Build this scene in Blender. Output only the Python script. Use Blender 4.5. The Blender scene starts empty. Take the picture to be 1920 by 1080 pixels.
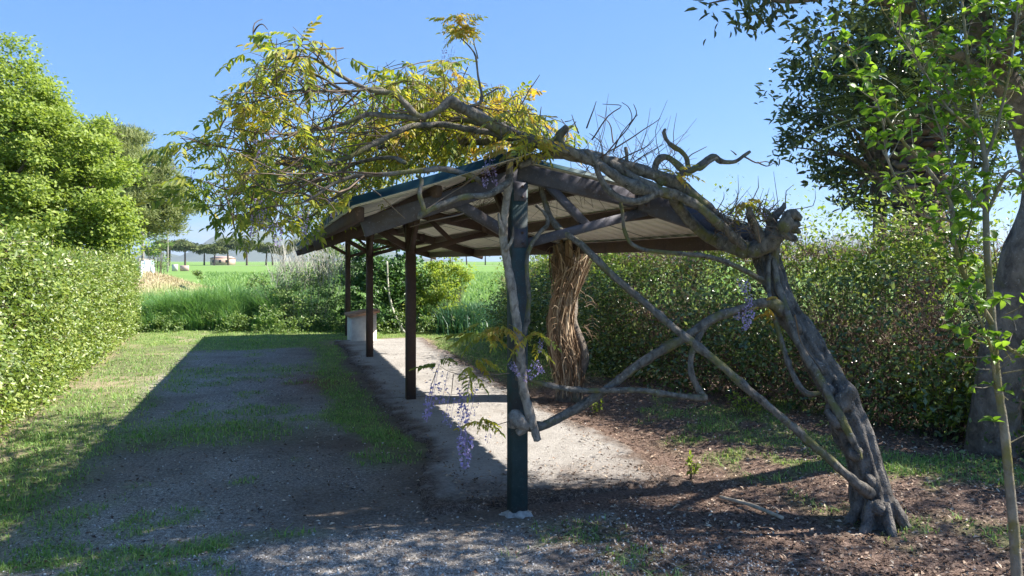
import bpy, math, random
import numpy as np
from mathutils import Vector

random.seed(7)
rng = np.random.default_rng(11)
sc = bpy.context.scene
R = math.radians

# ------------------------------------------------------------------ camera, sky, sun, exposure
FOC, CX, HZ, EYE = 1400.0, 960.0, 490.0, 1.65
cam = bpy.data.cameras.new('camera')
cam_ob = bpy.data.objects.new('camera', cam)
sc.collection.objects.link(cam_ob)
cam.sensor_width = 36.0
cam.lens = FOC / 1920 * 36
cam.shift_y = (HZ - 540) / 1920
cam.clip_start, cam.clip_end = 0.05, 40000
cam_ob.location = (0, 0, EYE)
cam_ob.rotation_euler = (R(90), 0, 0)
sc.camera = cam_ob

SUN_D = Vector((-1.0, -0.10, -1.0)).normalized()
SUN_EL = math.asin(-SUN_D.z)
SUN_AZ = math.atan2(-SUN_D.x, -SUN_D.y)
world = bpy.data.worlds.new('World')
sc.world = world
world.use_nodes = True
wn = world.node_tree
wn.nodes.clear()
w_out = wn.nodes.new('ShaderNodeOutputWorld')
w_bg = wn.nodes.new('ShaderNodeBackground')
w_sky = wn.nodes.new('ShaderNodeTexSky')
w_sky.sky_type = 'NISHITA'
w_sky.sun_disc = False
w_sky.sun_elevation = SUN_EL
w_sky.sun_rotation = SUN_AZ
w_sky.air_density = 1.0
w_sky.dust_density = 0.1
w_sky.ozone_density = 2.5
w_bg.inputs['Strength'].default_value = 0.083
w_gam = wn.nodes.new('ShaderNodeGamma')          # softer range from horizon to zenith, for the whole sky alike
w_gam.inputs['Gamma'].default_value = 0.5
w_tint = wn.nodes.new('ShaderNodeMix'); w_tint.data_type = 'RGBA'; w_tint.blend_type = 'MULTIPLY'
w_tint.inputs[0].default_value = 1.0; w_tint.inputs[7].default_value = (0.66, 1.26, 2.15, 1)
wn.links.new(w_sky.outputs[0], w_gam.inputs['Color'])
wn.links.new(w_gam.outputs[0], w_tint.inputs[6])
w_tc = wn.nodes.new('ShaderNodeTexCoord')
w_sep = wn.nodes.new('ShaderNodeSeparateXYZ')
wn.links.new(w_tc.outputs['Generated'], w_sep.inputs[0])
w_map = wn.nodes.new('ShaderNodeMapping'); w_map.inputs['Scale'].default_value = (5, 5, 22)
wn.links.new(w_tc.outputs['Generated'], w_map.inputs['Vector'])
w_nz = wn.nodes.new('ShaderNodeTexNoise'); w_nz.inputs['Scale'].default_value = 1.6; w_nz.inputs['Detail'].default_value = 7
wn.links.new(w_map.outputs[0], w_nz.inputs['Vector'])
w_r1 = wn.nodes.new('ShaderNodeValToRGB'); w_r1.color_ramp.elements[0].position = 0.47; w_r1.color_ramp.elements[1].position = 0.66
wn.links.new(w_nz.outputs['Fac'], w_r1.inputs['Fac'])
w_r2 = wn.nodes.new('ShaderNodeValToRGB')
for p_, v_ in ((0.0, 0.6), (0.03, 0.75), (0.075, 0.0), (1.0, 0.0)):
    e_ = w_r2.color_ramp.elements[0] if p_ == 0 else (w_r2.color_ramp.elements[-1] if p_ == 1.0 else w_r2.color_ramp.elements.new(p_))
    e_.color = (v_, v_, v_, 1)
wn.links.new(w_sep.outputs['Z'], w_r2.inputs['Fac'])
w_mul = wn.nodes.new('ShaderNodeMath'); w_mul.operation = 'MULTIPLY'
wn.links.new(w_r1.outputs['Color'], w_mul.inputs[0]); wn.links.new(w_r2.outputs['Color'], w_mul.inputs[1])
w_mix = wn.nodes.new('ShaderNodeMix'); w_mix.data_type = 'RGBA'; w_mix.inputs[7].default_value = (3.5, 3.65, 3.95, 1)
wn.links.new(w_mul.outputs[0], w_mix.inputs[0]); wn.links.new(w_tint.outputs[2], w_mix.inputs[6])
wn.links.new(w_mix.outputs[2], w_bg.inputs['Color'])
wn.links.new(w_bg.outputs[0], w_out.inputs[0])

sun = bpy.data.lights.new('sun', 'SUN')
sun.energy = 5.0
sun.angle = R(0.55)
sun.color = (1.0, 0.94, 0.84)
sun_ob = bpy.data.objects.new('sun', sun)
sc.collection.objects.link(sun_ob)
sun_ob.rotation_euler = SUN_D.to_track_quat('-Z', 'Y').to_euler()
sun_ob.location = (12, 2, 12)

sc.view_settings.view_transform = 'Standard'
sc.view_settings.look = 'None'
sc.view_settings.exposure = 1.4
sc.view_settings.gamma = 1.0
sc.view_settings.use_curve_mapping = False
sc.render.engine = 'CYCLES'
sc.cycles.max_bounces = 10
sc.cycles.diffuse_bounces = 6
sc.cycles.transmission_bounces = 4
sc.cycles.transparent_max_bounces = 8

COL = sc.collection

# ------------------------------------------------------------------ small maths helpers
def P(px, py, Y):
    return np.array([(px - CX) / FOC * Y, Y, EYE + (HZ - py) / FOC * Y])

def G(px, py):
    Y = EYE * FOC / (py - HZ)
    return np.array([(px - CX) / FOC * Y, Y, 0.0])

def proj(p):
    p = np.atleast_2d(p)
    return CX + FOC * p[:, 0] / p[:, 1], HZ - FOC * (p[:, 2] - EYE) / p[:, 1]

A0 = np.array([0.035, 4.89, 0.0])          # foot of the front post
TH = math.atan2(0.30, 0.954)
TV = np.array([-math.sin(TH), math.cos(TH), 0.0])    # along the row of posts
NV = np.array([math.cos(TH), math.sin(TH), 0.0])     # across it, to the right

def S(w, s, z=0.0):
    return A0 + NV * w + TV * s + np.array([0, 0, z])

def ws(X, Y):
    dx, dy = X - A0[0], Y - A0[1]
    return dx * NV[0] + dy * NV[1], dx * TV[0] + dy * TV[1]

def vnoise(x, y, seed=0):
    ix, iy = np.floor(x), np.floor(y)
    fx, fy = x - ix, y - iy
    fx, fy = fx * fx * (3 - 2 * fx), fy * fy * (3 - 2 * fy)
    def h(a, b):
        v = np.sin(a * 127.1 + b * 311.7 + seed * 74.7) * 43758.5453
        return v - np.floor(v)
    return (h(ix, iy) * (1 - fx) + h(ix + 1, iy) * fx) * (1 - fy) + (h(ix, iy + 1) * (1 - fx) + h(ix + 1, iy + 1) * fx) * fy

def fbm(x, y, seed=0, octs=4):
    a, t, n = 0.5, 0, 0
    for i in range(octs):
        t = t + a * vnoise(x * 2 ** i, y * 2 ** i, seed + i * 3.3)
        n += a
        a *= 0.55
    return t / n

def sst(x, a, b):
    t = np.clip((x - a) / (b - a), 0, 1)
    return t * t * (3 - 2 * t)

def band(x, a, b, f=0.15):
    return sst(x, a - f, a + f) * (1 - sst(x, b - f, b + f))

SUNV = -np.array(SUN_D)
def unit(v):
    return v / np.maximum(np.linalg.norm(v, axis=-1, keepdims=True), 1e-9)

def rdir(n):
    return unit(rng.normal(size=(n, 3)))

def in_poly(px, py, poly):
    poly = np.asarray(poly, float)
    inside = np.zeros(len(px), bool)
    j = len(poly) - 1
    for i in range(len(poly)):
        xi, yi = poly[i]; xj, yj = poly[j]
        c = ((yi > py) != (yj > py)) & (px < (xj - xi) * (py - yi) / (yj - yi + 1e-9) + xi)
        inside ^= c
        j = i
    return inside

# ------------------------------------------------------------------ object helpers
def thing(name, label, cat, loc=(0, 0, 0), group=None):
    o = bpy.data.objects.new(name, None)
    o.empty_display_size = 0.1
    COL.objects.link(o)
    o.location = loc
    o['label'], o['category'] = label, cat
    if group: o['group'] = group
    return o

def tag(o, label, cat, group=None):
    o['label'], o['category'] = label, cat
    if group: o['group'] = group
    return o

def mesh_from(name, V, F, mats, smooth=False, mat_idx=None):
    """V (n,3); F list of (m,k) index arrays."""
    me = bpy.data.meshes.new(name)
    V = np.asarray(V, np.float32)
    if not isinstance(F, list): F = [F]
    F = [np.asarray(f, np.int32) for f in F if len(f)]
    me.vertices.add(len(V))
    me.vertices.foreach_set('co', V.ravel())
    nl = sum(f.size for f in F)
    me.loops.add(nl)
    me.loops.foreach_set('vertex_index', np.concatenate([f.ravel() for f in F]))
    npoly = sum(len(f) for f in F)
    me.polygons.add(npoly)
    st, off = [], 0
    for f in F:
        st.append(off + np.arange(len(f), dtype=np.int32) * f.shape[1])
        off += f.size
    me.polygons.foreach_set('loop_start', np.concatenate(st))
    if smooth:
        me.polygons.foreach_set('use_smooth', np.ones(npoly, bool))
    if mat_idx is not None:
        me.polygons.foreach_set('material_index', np.asarray(mat_idx, np.int32))
    me.update(calc_edges=True)
    for m in (mats if isinstance(mats, (list, tuple)) else [mats]):
        me.materials.append(m)
    return me

def link(name, me, parent=None, loc=None, kind=None):
    o = bpy.data.objects.new(name, me)
    COL.objects.link(o)
    if parent is not None: o.parent = parent
    if loc is not None: o.location = loc
    if kind: o['kind'] = kind
    return o

def world_origin(parent):
    t = np.zeros(3)
    while parent is not None:
        t = t + np.array(parent.location)
        parent = parent.parent
    return t

class MB:
    """collects pieces into one mesh"""
    def __init__(self): self.V, self.T, self.Q, self.n = [], [], [], 0
    def add(self, V, T=None, Q=None):
        V = np.asarray(V, float).reshape(-1, 3)
        if T is not None and len(T): self.T.append(np.asarray(T, int).reshape(-1, 3) + self.n)
        if Q is not None and len(Q): self.Q.append(np.asarray(Q, int).reshape(-1, 4) + self.n)
        self.V.append(V); self.n += len(V)
        return self
    def mesh(self, name, mats, org=(0, 0, 0), smooth=False):
        V = np.concatenate(self.V) - np.asarray(org)
        F = []
        if self.Q: F.append(np.concatenate(self.Q))
        if self.T: F.append(np.concatenate(self.T))
        return mesh_from(name, V, F, mats, smooth)
    def build(self, name, mats, parent=None, smooth=False, kind=None):
        return link(name, self.mesh(name, mats, world_origin(parent), smooth), parent, None, kind)

def catmull(pts, rad, step):
    pts, rad = np.asarray(pts, float), np.asarray(rad, float)
    if len(pts) < 3:
        n = max(2, int(np.linalg.norm(pts[1] - pts[0]) / step) + 1)
        t = np.linspace(0, 1, n)[:, None]
        return pts[0] * (1 - t) + pts[1] * t, rad[0] * (1 - t[:, 0]) + rad[1] * t[:, 0]
    p = np.vstack([2 * pts[0] - pts[1], pts, 2 * pts[-1] - pts[-2]])
    out, ro = [], []
    for i in range(1, len(p) - 2):
        n = max(1, int(math.ceil(np.linalg.norm(p[i + 1] - p[i]) / step)))
        t = (np.arange(n) / n)[:, None]
        out.append(0.5 * (2 * p[i] + (p[i + 1] - p[i - 1]) * t + (2 * p[i - 1] - 5 * p[i] + 4 * p[i + 1] - p[i + 2]) * t ** 2
                   + (3 * p[i] - 3 * p[i + 1] + p[i + 2] - p[i - 1]) * t ** 3))
        ro.append(rad[i - 1] * (1 - t[:, 0]) + rad[i] * t[:, 0])
    out.append(pts[-1:]); ro.append(rad[-1:])
    return np.concatenate(out), np.concatenate(ro)

def tube(mb, pts, rad, n=8, step=0.06, rough=0.0, wig=0.0, seed=0, ridges=0, caps=True, knots=False):
    pts = np.asarray(pts, float)
    rad = np.broadcast_to(np.asarray(rad, float), (len(pts),)) if np.ndim(rad) == 0 else np.asarray(rad, float)
    c, r = catmull(pts, rad, step)
    m = len(c)
    if wig:
        k = np.arange(m) * step
        for ax in range(3):
            c[:, ax] += wig * (np.sin(k * 5.1 + seed * 1.7 + ax * 2.1) + 0.6 * np.sin(k * 11.3 + seed + ax)) * np.minimum(1, np.minimum(np.arange(m), m - 1 - np.arange(m)) / 3)
    tang = unit(np.gradient(c, axis=0))
    u = np.cross(tang[0], [0.13, 0.31, 0.94])
    if np.linalg.norm(u) < 0.1: u = np.cross(tang[0], [1, 0, 0])
    u = u / np.linalg.norm(u)
    U = np.zeros((m, 3))
    for i in range(m):
        u = u - tang[i] * np.dot(u, tang[i])
        u = u / max(np.linalg.norm(u), 1e-9)
        U[i] = u
    W = np.cross(tang, U)
    a = np.arange(n) / n * 2 * math.pi
    rr = r[:, None] * np.ones((1, n))
    if rough:
        k = (np.arange(m) * step)[:, None]
        nz = vnoise(k / max(r.max() * 1.6, 0.01) + seed * 7.1 + 0 * a, np.cos(a)[None] * 1.3 + seed + 5) + vnoise(k / max(r.max() * 0.7, 0.006) + 3.3 + 0 * a, np.sin(a)[None] * 1.9 + seed * 2.2 + 9) - 1
        rr = rr * (1 + rough * 1.4 * nz)
        if ridges:
            rr = rr * (1 + rough * 0.55 * np.sin(ridges * a[None] + 1.5 * np.sin(k * 3 + seed)))
    if knots:
        kr = np.random.default_rng(int(seed) * 13 + 5); kk = np.arange(m) * step
        for _ in range(int(kk[-1] / 0.16) + 1):
            rr = rr * (1 + kr.uniform(0.05, 0.3) * np.exp(-((kk - kr.uniform(0, kk[-1])) / (1.1 * r.mean() + 0.008)) ** 2)[:, None] * (0.75 + 0.5 * np.cos(a - kr.uniform(0, 6.28)))[None])
    V = c[:, None] + rr[..., None] * (np.cos(a)[None, :, None] * U[:, None] + np.sin(a)[None, :, None] * W[:, None])
    V = V.reshape(-1, 3)
    i, j = np.meshgrid(np.arange(m - 1), np.arange(n), indexing='ij')
    j2 = (j + 1) % n
    Q = np.stack([i * n + j, i * n + j2, (i + 1) * n + j2, (i + 1) * n + j], -1).reshape(-1, 4)
    T = []
    if caps:
        V = np.vstack([V, c[0] - tang[0] * r[0] * 0.3, c[-1] + tang[-1] * r[-1] * 0.4])
        b, e = m * n, m * n + 1
        for q in range(n):
            T.append((b, (q + 1) % n, q)); T.append((e, (m - 1) * n + q, (m - 1) * n + (q + 1) % n))
    mb.add(V, T, Q)
    return c, r

def beam(mb, p0, p1, w, h, up=(0, 0, 1), ch=0.006):
    """chamfered timber or steel section from p0 to p1"""
    p0, p1 = np.asarray(p0, float), np.asarray(p1, float)
    d = unit(p1 - p0)
    sd = unit(np.cross(d, up)); u = np.cross(sd, d)
    a, b = w / 2, h / 2
    pr = [(-a + ch, -b), (a - ch, -b), (a, -b + ch), (a, b - ch), (a - ch, b), (-a + ch, b), (-a, b - ch), (-a, -b + ch)]
    V = [p0 + sd * x + u * y for x, y in pr] + [p1 + sd * x + u * y for x, y in pr]
    Q = [(i, (i + 1) % 8, 8 + (i + 1) % 8, 8 + i) for i in range(8)]
    Q += [(0, 7, 2, 1), (7, 6, 3, 2), (6, 5, 4, 3), (8, 9, 10, 15), (15, 10, 11, 14), (14, 11, 12, 13)]
    mb.add(V, None, Q)

def box(mb, c, sx, sy, sz, ax=None, ay=None):
    c = np.asarray(c, float)
    ax = np.array([1., 0, 0]) if ax is None else np.asarray(ax); ay = np.array([0, 1., 0]) if ay is None else np.asarray(ay)
    V = [c + ax * sx / 2 * i + ay * sy / 2 * j + np.array([0, 0, sz / 2 * k]) for k in (-1, 1) for j in (-1, 1) for i in (-1, 1)]
    Q = [(0, 2, 3, 1), (4, 5, 7, 6), (0, 1, 5, 4), (2, 6, 7, 3), (0, 4, 6, 2), (1, 3, 7, 5)]
    mb.add(V, None, Q)

def leaf_cloud(mb, pos, d, nrm, L, Wd, fold=0.25, rich=False):
    """many leaves: pos base point, d pointing to the tip, nrm leaf normal"""
    N = len(pos)
    d = unit(d)
    sd = unit(np.cross(d, nrm)); nn = np.cross(sd, d)
    L = np.broadcast_to(L, (N,))[:, None]; Wd = np.broadcast_to(Wd, (N,))[:, None]
    if rich:
        b = pos; t = pos + d * L - nn * L * 0.12
        m1, m2 = pos + d * L * 0.33, pos + d * L * 0.7
        up = nn * Wd * fold
        V = np.stack([b, m1 + sd * Wd * 0.5 + up, m2 + sd * Wd * 0.36 + up * 0.6, t, m2 - sd * Wd * 0.36 + up * 0.6, m1 - sd * Wd * 0.5 + up], 1)
        k = np.arange(N)[:, None] * 6
        mb.add(V.reshape(-1, 3), None, np.concatenate([k + [0, 1, 2, 3], k + [0, 3, 4, 5]]))
    else:
        m = pos + d * L * 0.45 + nn * Wd * fold
        V = np.stack([pos, m + sd * Wd * 0.5, pos + d * L, m - sd * Wd * 0.5], 1)
        k = np.arange(N)[:, None] * 4
        mb.add(V.reshape(-1, 3), np.concatenate([k + [0, 1, 2], k + [0, 2, 3]]))

def blades(mb, pos, h, w, lean, curve=0.3):
    """grass blades with one bend"""
    N = len(pos)
    az = rng.uniform(0, 2 * math.pi, N)
    sd = np.stack([np.cos(az), np.sin(az), 0 * az], 1)
    ld = np.stack([-np.sin(az), np.cos(az), 0 * az], 1) * (lean * rng.normal(size=N))[:, None]
    h = h[:, None]; w = np.broadcast_to(w, (N,))[:, None]
    up = np.array([0, 0, 1.0])
    m = pos + (up + ld * 0.5) * h * 0.55
    t = pos + (up * (1 - curve * 0.3) + ld * 1.5) * h
    V = np.stack([pos - sd * w / 2, pos + sd * w / 2, m + sd * w * 0.4, m - sd * w * 0.4, t], 1)
    k = np.arange(N)[:, None] * 5
    mb.add(V.reshape(-1, 3), k + [3, 2, 4], k + [0, 1, 2, 3])

def ribbons(mb, p0, p1, w):
    """thin twigs as three-sided prisms"""
    N = len(p0)
    d = unit(p1 - p0)
    a = unit(np.cross(d, rdir(N))); b = np.cross(d, a)
    w = np.broadcast_to(w, (N,))[:, None]
    o = [a * w, (-a * 0.5 + b * 0.87) * w, (-a * 0.5 - b * 0.87) * w]
    V = np.stack([p0 + o[0], p0 + o[1], p0 + o[2], p1 + o[0] * 0.5, p1 + o[1] * 0.5, p1 + o[2] * 0.5], 1)
    k = np.arange(N)[:, None] * 6
    mb.add(V.reshape(-1, 3), None, np.concatenate([k + [0, 1, 4, 3], k + [1, 2, 5, 4], k + [2, 0, 3, 5]]))

# ------------------------------------------------------------------ materials
class NT:
    def __init__(self, name):
        self.m = bpy.data.materials.new(name)
        self.m.use_nodes = True
        self.t = self.m.node_tree
        self.b = self.t.nodes['Principled BSDF']
        self.out = self.t.nodes['Material Output']
        self.co = None
    def n(self, typ, **kw):
        x = self.t.nodes.new(typ)
        for k, v in kw.items(): setattr(x, k, v)
        return x
    def l(self, a, b): self.t.links.new(a, b)
    def coord(self):
        if self.co is None: self.co = self.n('ShaderNodeTexCoord').outputs['Object']
        return self.co
    def noise(self, scale, detail=4, rough=0.55, vec=None, dist=0.0):
        x = self.n('ShaderNodeTexNoise')
        x.inputs['Scale'].default_value = scale; x.inputs['Detail'].default_value = detail
        x.inputs['Roughness'].default_value = rough; x.inputs['Distortion'].default_value = dist
        self.l(vec if vec is not None else self.coord(), x.inputs['Vector'])
        return x.outputs['Fac']
    def ramp(self, fac, stops):
        x = self.n('ShaderNodeValToRGB')
        e = x.color_ramp.elements
        while len(e) < len(stops): e.new(0.5)
        for i, (p, c) in enumerate(stops):
            e[i].position = p
            e[i].color = (c, c, c, 1) if np.ndim(c) == 0 else (*c, 1)
        self.l(fac, x.inputs['Fac'])
        return x.outputs['Color']
    def mix(self, fac, a, b, mode='MIX'):
        x = self.n('ShaderNodeMix', data_type='RGBA', blend_type=mode)
        for s, v in ((x.inputs[0], fac), (x.inputs[6], a), (x.inputs[7], b)):
            if isinstance(v, (int, float)): s.default_value = v
            elif isinstance(v, tuple): s.default_value = (*v, 1)
            else: self.l(v, s)
        return x.outputs[2]
    def math(self, op, a, b=None, clamp=False):
        x = self.n('ShaderNodeMath', operation=op); x.use_clamp = clamp
        for s, v in ((x.inputs[0], a), (x.inputs[1], b)):
            if v is None: continue
            if isinstance(v, (int, float)): s.default_value = v
            else: self.l(v, s)
        return x.outputs[0]
    def attr(self, name):
        return self.n('ShaderNodeAttribute', attribute_name=name).outputs['Fac']
    def bump(self, h, strength=0.4, dist=0.01):
        x = self.n('ShaderNodeBump')
        x.inputs['Strength'].default_value = strength; x.inputs['Distance'].default_value = dist
        self.l(h, x.inputs['Height'])
        self.l(x.outputs[0], self.b.inputs['Normal'])
    def base(self, c, rough=0.8, spec=0.3):
        if isinstance(c, tuple): self.b.inputs['Base Color'].default_value = (*c, 1)
        else: self.l(c, self.b.inputs['Base Color'])
        self.b.inputs['Roughness'].default_value = rough
        self.b.inputs['Specular IOR Level'].default_value = spec
        return self.m

def leaf_mat(name, cols, trans=0.35, rough=0.45, spec=0.35, patch=0.0, tr_gain=(1.5, 1.5, 0.8), obj=False, zones=False):
    """leaf colours differ leaf by leaf (and in soft patches); thin leaves let light through"""
    k = NT(name)
    f = k.n('ShaderNodeNewGeometry').outputs['Random Per Island']
    if obj:
        f = k.math('FRACT', k.math('ADD', f, k.n('ShaderNodeObjectInfo').outputs['Random']))
    if patch:
        f = k.math('ADD', k.math('MULTIPLY', f, 1 - patch), k.math('MULTIPLY', k.ramp(k.noise(1.1, 3), [(0.3, 0.0), (0.7, 1.0)]), patch))
    if zones:
        g = k.n('ShaderNodeNewGeometry')
        f = k.math('ADD', k.math('MULTIPLY', g.outputs['Random Per Island'], 0.3), k.math('MULTIPLY', k.n('ShaderNodeObjectInfo').outputs['Random'], 0.12))
        f = k.math('ADD', f, k.math('MULTIPLY', k.ramp(k.noise(2.3, 3, 0.6, g.outputs['Position']), [(0.34, 0.0), (0.68, 1.0)]), 0.62))
        sx = k.n('ShaderNodeSeparateXYZ'); k.l(g.outputs['Position'], sx.inputs[0])
        f = k.math('ADD', f, k.math('ADD', k.math('MULTIPLY', k.math('ADD', sx.outputs[0], 0.75), 0.10), 0.10), True)  # shade on the left of the canopy painted in as darker green leaves
    c = k.ramp(f, [(i / max(len(cols) - 1, 1), q) for i, q in enumerate(cols)])
    k.base(c, rough, spec)
    tr = k.n('ShaderNodeBsdfTranslucent')
    k.l(k.mix(1.0, c, tr_gain, 'MULTIPLY'), tr.inputs['Color'])
    mx = k.n('ShaderNodeMixShader'); mx.inputs[0].default_value = trans
    k.l(k.b.outputs[0], mx.inputs[1]); k.l(tr.outputs[0], mx.inputs[2])
    k.l(mx.outputs[0], k.out.inputs['Surface'])
    return k.m

def bark_mat(name, a, b, moss=None, moss_amt=0.5, scale=18, bump=0.7, dist=0.015):
    k = NT(name)
    mp = k.n('ShaderNodeMapping'); mp.inputs['Scale'].default_value = (1, 1, 0.6)
    k.l(k.coord(), mp.inputs['Vector'])
    f = k.noise(scale, 6, 0.65, mp.outputs[0], 0.4)
    c = k.ramp(f, [(0.3, a), (0.62, b)])
    if moss:
        mm = k.ramp(k.noise(4.5, 4, 0.6), [(0.62 - moss_amt * 0.25, 0.0), (0.72 - moss_amt * 0.25, 0.85)])
        c = k.mix(mm, c, moss)
    lich = k.ramp(k.noise(38, 3, 0.6), [(0.66, 0.0), (0.7, 0.55)])
    c = k.mix(lich, c, tuple(min(1, q * 1.9 + 0.05) for q in b))
    k.base(c, 0.9, 0.15)
    k.bump(k.math('ADD', f, k.math('MULTIPLY', k.noise(scale * 5, 3), 0.35)), bump, dist)
    return k.m

M = {}
M['bark_vine'] = bark_mat('vine_bark', (0.045, 0.04, 0.036), (0.21, 0.19, 0.165), (0.15, 0.145, 0.05), 0.42, 30, 1.0, 0.012)
M['bark_trunk'] = bark_mat('old_trunk_bark', (0.04, 0.036, 0.034), (0.23, 0.21, 0.19), (0.15, 0.14, 0.07), 0.0, 16, 1.0, 0.05)
M['bark_tree'] = bark_mat('tree_bark', (0.075, 0.062, 0.053), (0.25, 0.21, 0.175), (0.14, 0.13, 0.07), 0.2, 12, 1.0, 0.03)
M['bark_sap'] = bark_mat('sapling_bark', (0.13, 0.11, 0.085), (0.26, 0.23, 0.185), (0.19, 0.165, 0.05), 0.5, 22)
M['bark_dead'] = bark_mat('dead_grey_wood', (0.10, 0.085, 0.075), (0.36, 0.32, 0.28), (0.12, 0.09, 0.07), 0.15, 26, 0.9)
M['bark_pine'] = bark_mat('pine_bark', (0.05, 0.04, 0.035), (0.14, 0.11, 0.09))
k = NT('twig_wood'); M['twig'] = k.base(k.ramp(k.n('ShaderNodeNewGeometry').outputs['Random Per Island'], [(0, (0.07, 0.05, 0.04)), (1, (0.20, 0.15, 0.11))]), 0.9)
k = NT('hedge_twig'); M['hedge_twig'] = k.base(k.ramp(k.n('ShaderNodeNewGeometry').outputs['Random Per Island'], [(0, (0.10, 0.06, 0.045)), (0.7, (0.30, 0.20, 0.15)), (1, (0.50, 0.39, 0.33))]), 0.9)
k = NT('pale_twig'); M['pale_twig'] = k.base(k.ramp(k.n('ShaderNodeNewGeometry').outputs['Random Per Island'], [(0, (0.34, 0.32, 0.26)), (1, (0.66, 0.64, 0.56))]), 0.9)
k = NT('straw'); M['straw'] = k.base(k.ramp(k.n('ShaderNodeNewGeometry').outputs['Random Per Island'], [(0, (0.12, 0.075, 0.045)), (0.6, (0.30, 0.205, 0.13)), (1, (0.56, 0.44, 0.31))]), 0.85)
k = NT('dry_grass'); M['dry_grass'] = k.base(k.ramp(k.n('ShaderNodeNewGeometry').outputs['Random Per Island'], [(0, (0.3, 0.25, 0.14)), (1, (0.62, 0.52, 0.34))]), 0.9)
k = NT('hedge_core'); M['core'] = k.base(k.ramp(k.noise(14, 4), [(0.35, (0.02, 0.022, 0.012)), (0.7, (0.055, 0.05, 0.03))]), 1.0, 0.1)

M['leaf_hedge'] = leaf_mat('privet_leaf', [(0.035, 0.07, 0.012), (0.10, 0.165, 0.025), (0.22, 0.30, 0.05), (0.42, 0.46, 0.15)], 0.3, 0.4, 0.5, 0.25)
M['leaf_right'] = leaf_mat('right_hedge_leaf', [(0.026, 0.06, 0.026), (0.065, 0.12, 0.042), (0.15, 0.21, 0.07), (0.38, 0.43, 0.20)], 0.42, 0.22, 0.8, 0.3)
M['leaf_top'] = leaf_mat('fresh_sunlit_leaf', [(0.10, 0.17, 0.03), (0.18, 0.26, 0.05), (0.30, 0.36, 0.09)], 0.4, 0.4)  # lighter copy: sun on the hedge top put into the colour; also the fresh bush
M['leaf_oak'] = leaf_mat('spring_leaf', [(0.09, 0.15, 0.028), (0.18, 0.255, 0.045), (0.29, 0.37, 0.08), (0.42, 0.48, 0.15)], 0.4, 0.5, 0.3, 0.3)
M['leaf_dark'] = leaf_mat('laurel_leaf', [(0.035, 0.055, 0.026), (0.07, 0.10, 0.042), (0.13, 0.17, 0.065)], 0.22, 0.28, 0.6)
M['leaf_shrub'] = leaf_mat('shrub_leaf', [(0.07, 0.13, 0.035), (0.15, 0.24, 0.07), (0.30, 0.39, 0.16)], 0.4, 0.4, 0.4)
M['leaf_deep'] = leaf_mat('deep_green_leaf', [(0.025, 0.07, 0.02), (0.07, 0.15, 0.045), (0.16, 0.28, 0.09)], 0.3, 0.35, 0.4)
M['leaf_bright'] = leaf_mat('bright_shrub_leaf', [(0.14, 0.21, 0.03), (0.26, 0.34, 0.05), (0.38, 0.44, 0.09)], 0.45, 0.5)
M['leaf_blue'] = leaf_mat('blue_green_blade', [(0.02, 0.07, 0.04), (0.05, 0.14, 0.08), (0.13, 0.25, 0.16)], 0.3, 0.4)
M['needle'] = leaf_mat('pine_needle', [(0.10, 0.135, 0.045), (0.21, 0.25, 0.095), (0.36, 0.38, 0.17)], 0.25, 0.6, 0.2, 0.3)
M['needle_far'] = leaf_mat('far_pine_needle', [(0.06, 0.085, 0.03), (0.12, 0.15, 0.05), (0.20, 0.23, 0.085)], 0.1, 0.7, 0.2)
M['leaf_wis'] = leaf_mat('wisteria_leaf', [(0.055, 0.11, 0.035), (0.09, 0.155, 0.04), (0.16, 0.225, 0.05), (0.30, 0.33, 0.065), (0.42, 0.37, 0.075), (0.44, 0.28, 0.075)], 0.45, 0.45, 0.3, 0.6, (1.6, 1.6, 0.6), False, True)
M['leaf_sap'] = leaf_mat('sapling_leaf', [(0.08, 0.16, 0.022), (0.14, 0.25, 0.034), (0.22, 0.35, 0.06)], 0.5, 0.4, 0.35, 0.0, (1.6, 1.6, 0.7), True)
M['petal'] = leaf_mat('wisteria_petal', [(0.34, 0.28, 0.54), (0.47, 0.40, 0.67), (0.62, 0.56, 0.78)], 0.4, 0.6, 0.2, 0.0, (1.2, 1.1, 1.2))
M['grass'] = leaf_mat('lawn_grass', [(0.09, 0.19, 0.05), (0.18, 0.32, 0.09), (0.30, 0.44, 0.145), (0.46, 0.47, 0.22)], 0.35, 0.6, 0.2, 0.3)
M['tall_grass'] = leaf_mat('tall_grass_blade', [(0.07, 0.17, 0.05), (0.15, 0.30, 0.10), (0.28, 0.42, 0.18)], 0.35, 0.4, 0.4, 0.3)
M['crop'] = leaf_mat('crop_blade', [(0.13, 0.25, 0.07), (0.22, 0.35, 0.12), (0.31, 0.42, 0.18)], 0.35, 0.5, 0.3, 0.4)
M['palm'] = leaf_mat('palm_frond', [(0.03, 0.05, 0.02), (0.07, 0.1, 0.03)], 0.15, 0.4)

k = NT('dry_litter'); M['litter'] = k.base(k.ramp(k.n('ShaderNodeNewGeometry').outputs['Random Per Island'], [(0, (0.05, 0.03, 0.022)), (0.45, (0.16, 0.10, 0.07)), (0.8, (0.36, 0.26, 0.19)), (1, (0.58, 0.48, 0.37))]), 0.9)
k = NT('pebble'); M['pebble'] = k.base(k.ramp(k.n('ShaderNodeNewGeometry').outputs['Random Per Island'], [(0, (0.12, 0.11, 0.10)), (0.5, (0.32, 0.30, 0.28)), (1, (0.75, 0.72, 0.68))]), 0.85)

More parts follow.
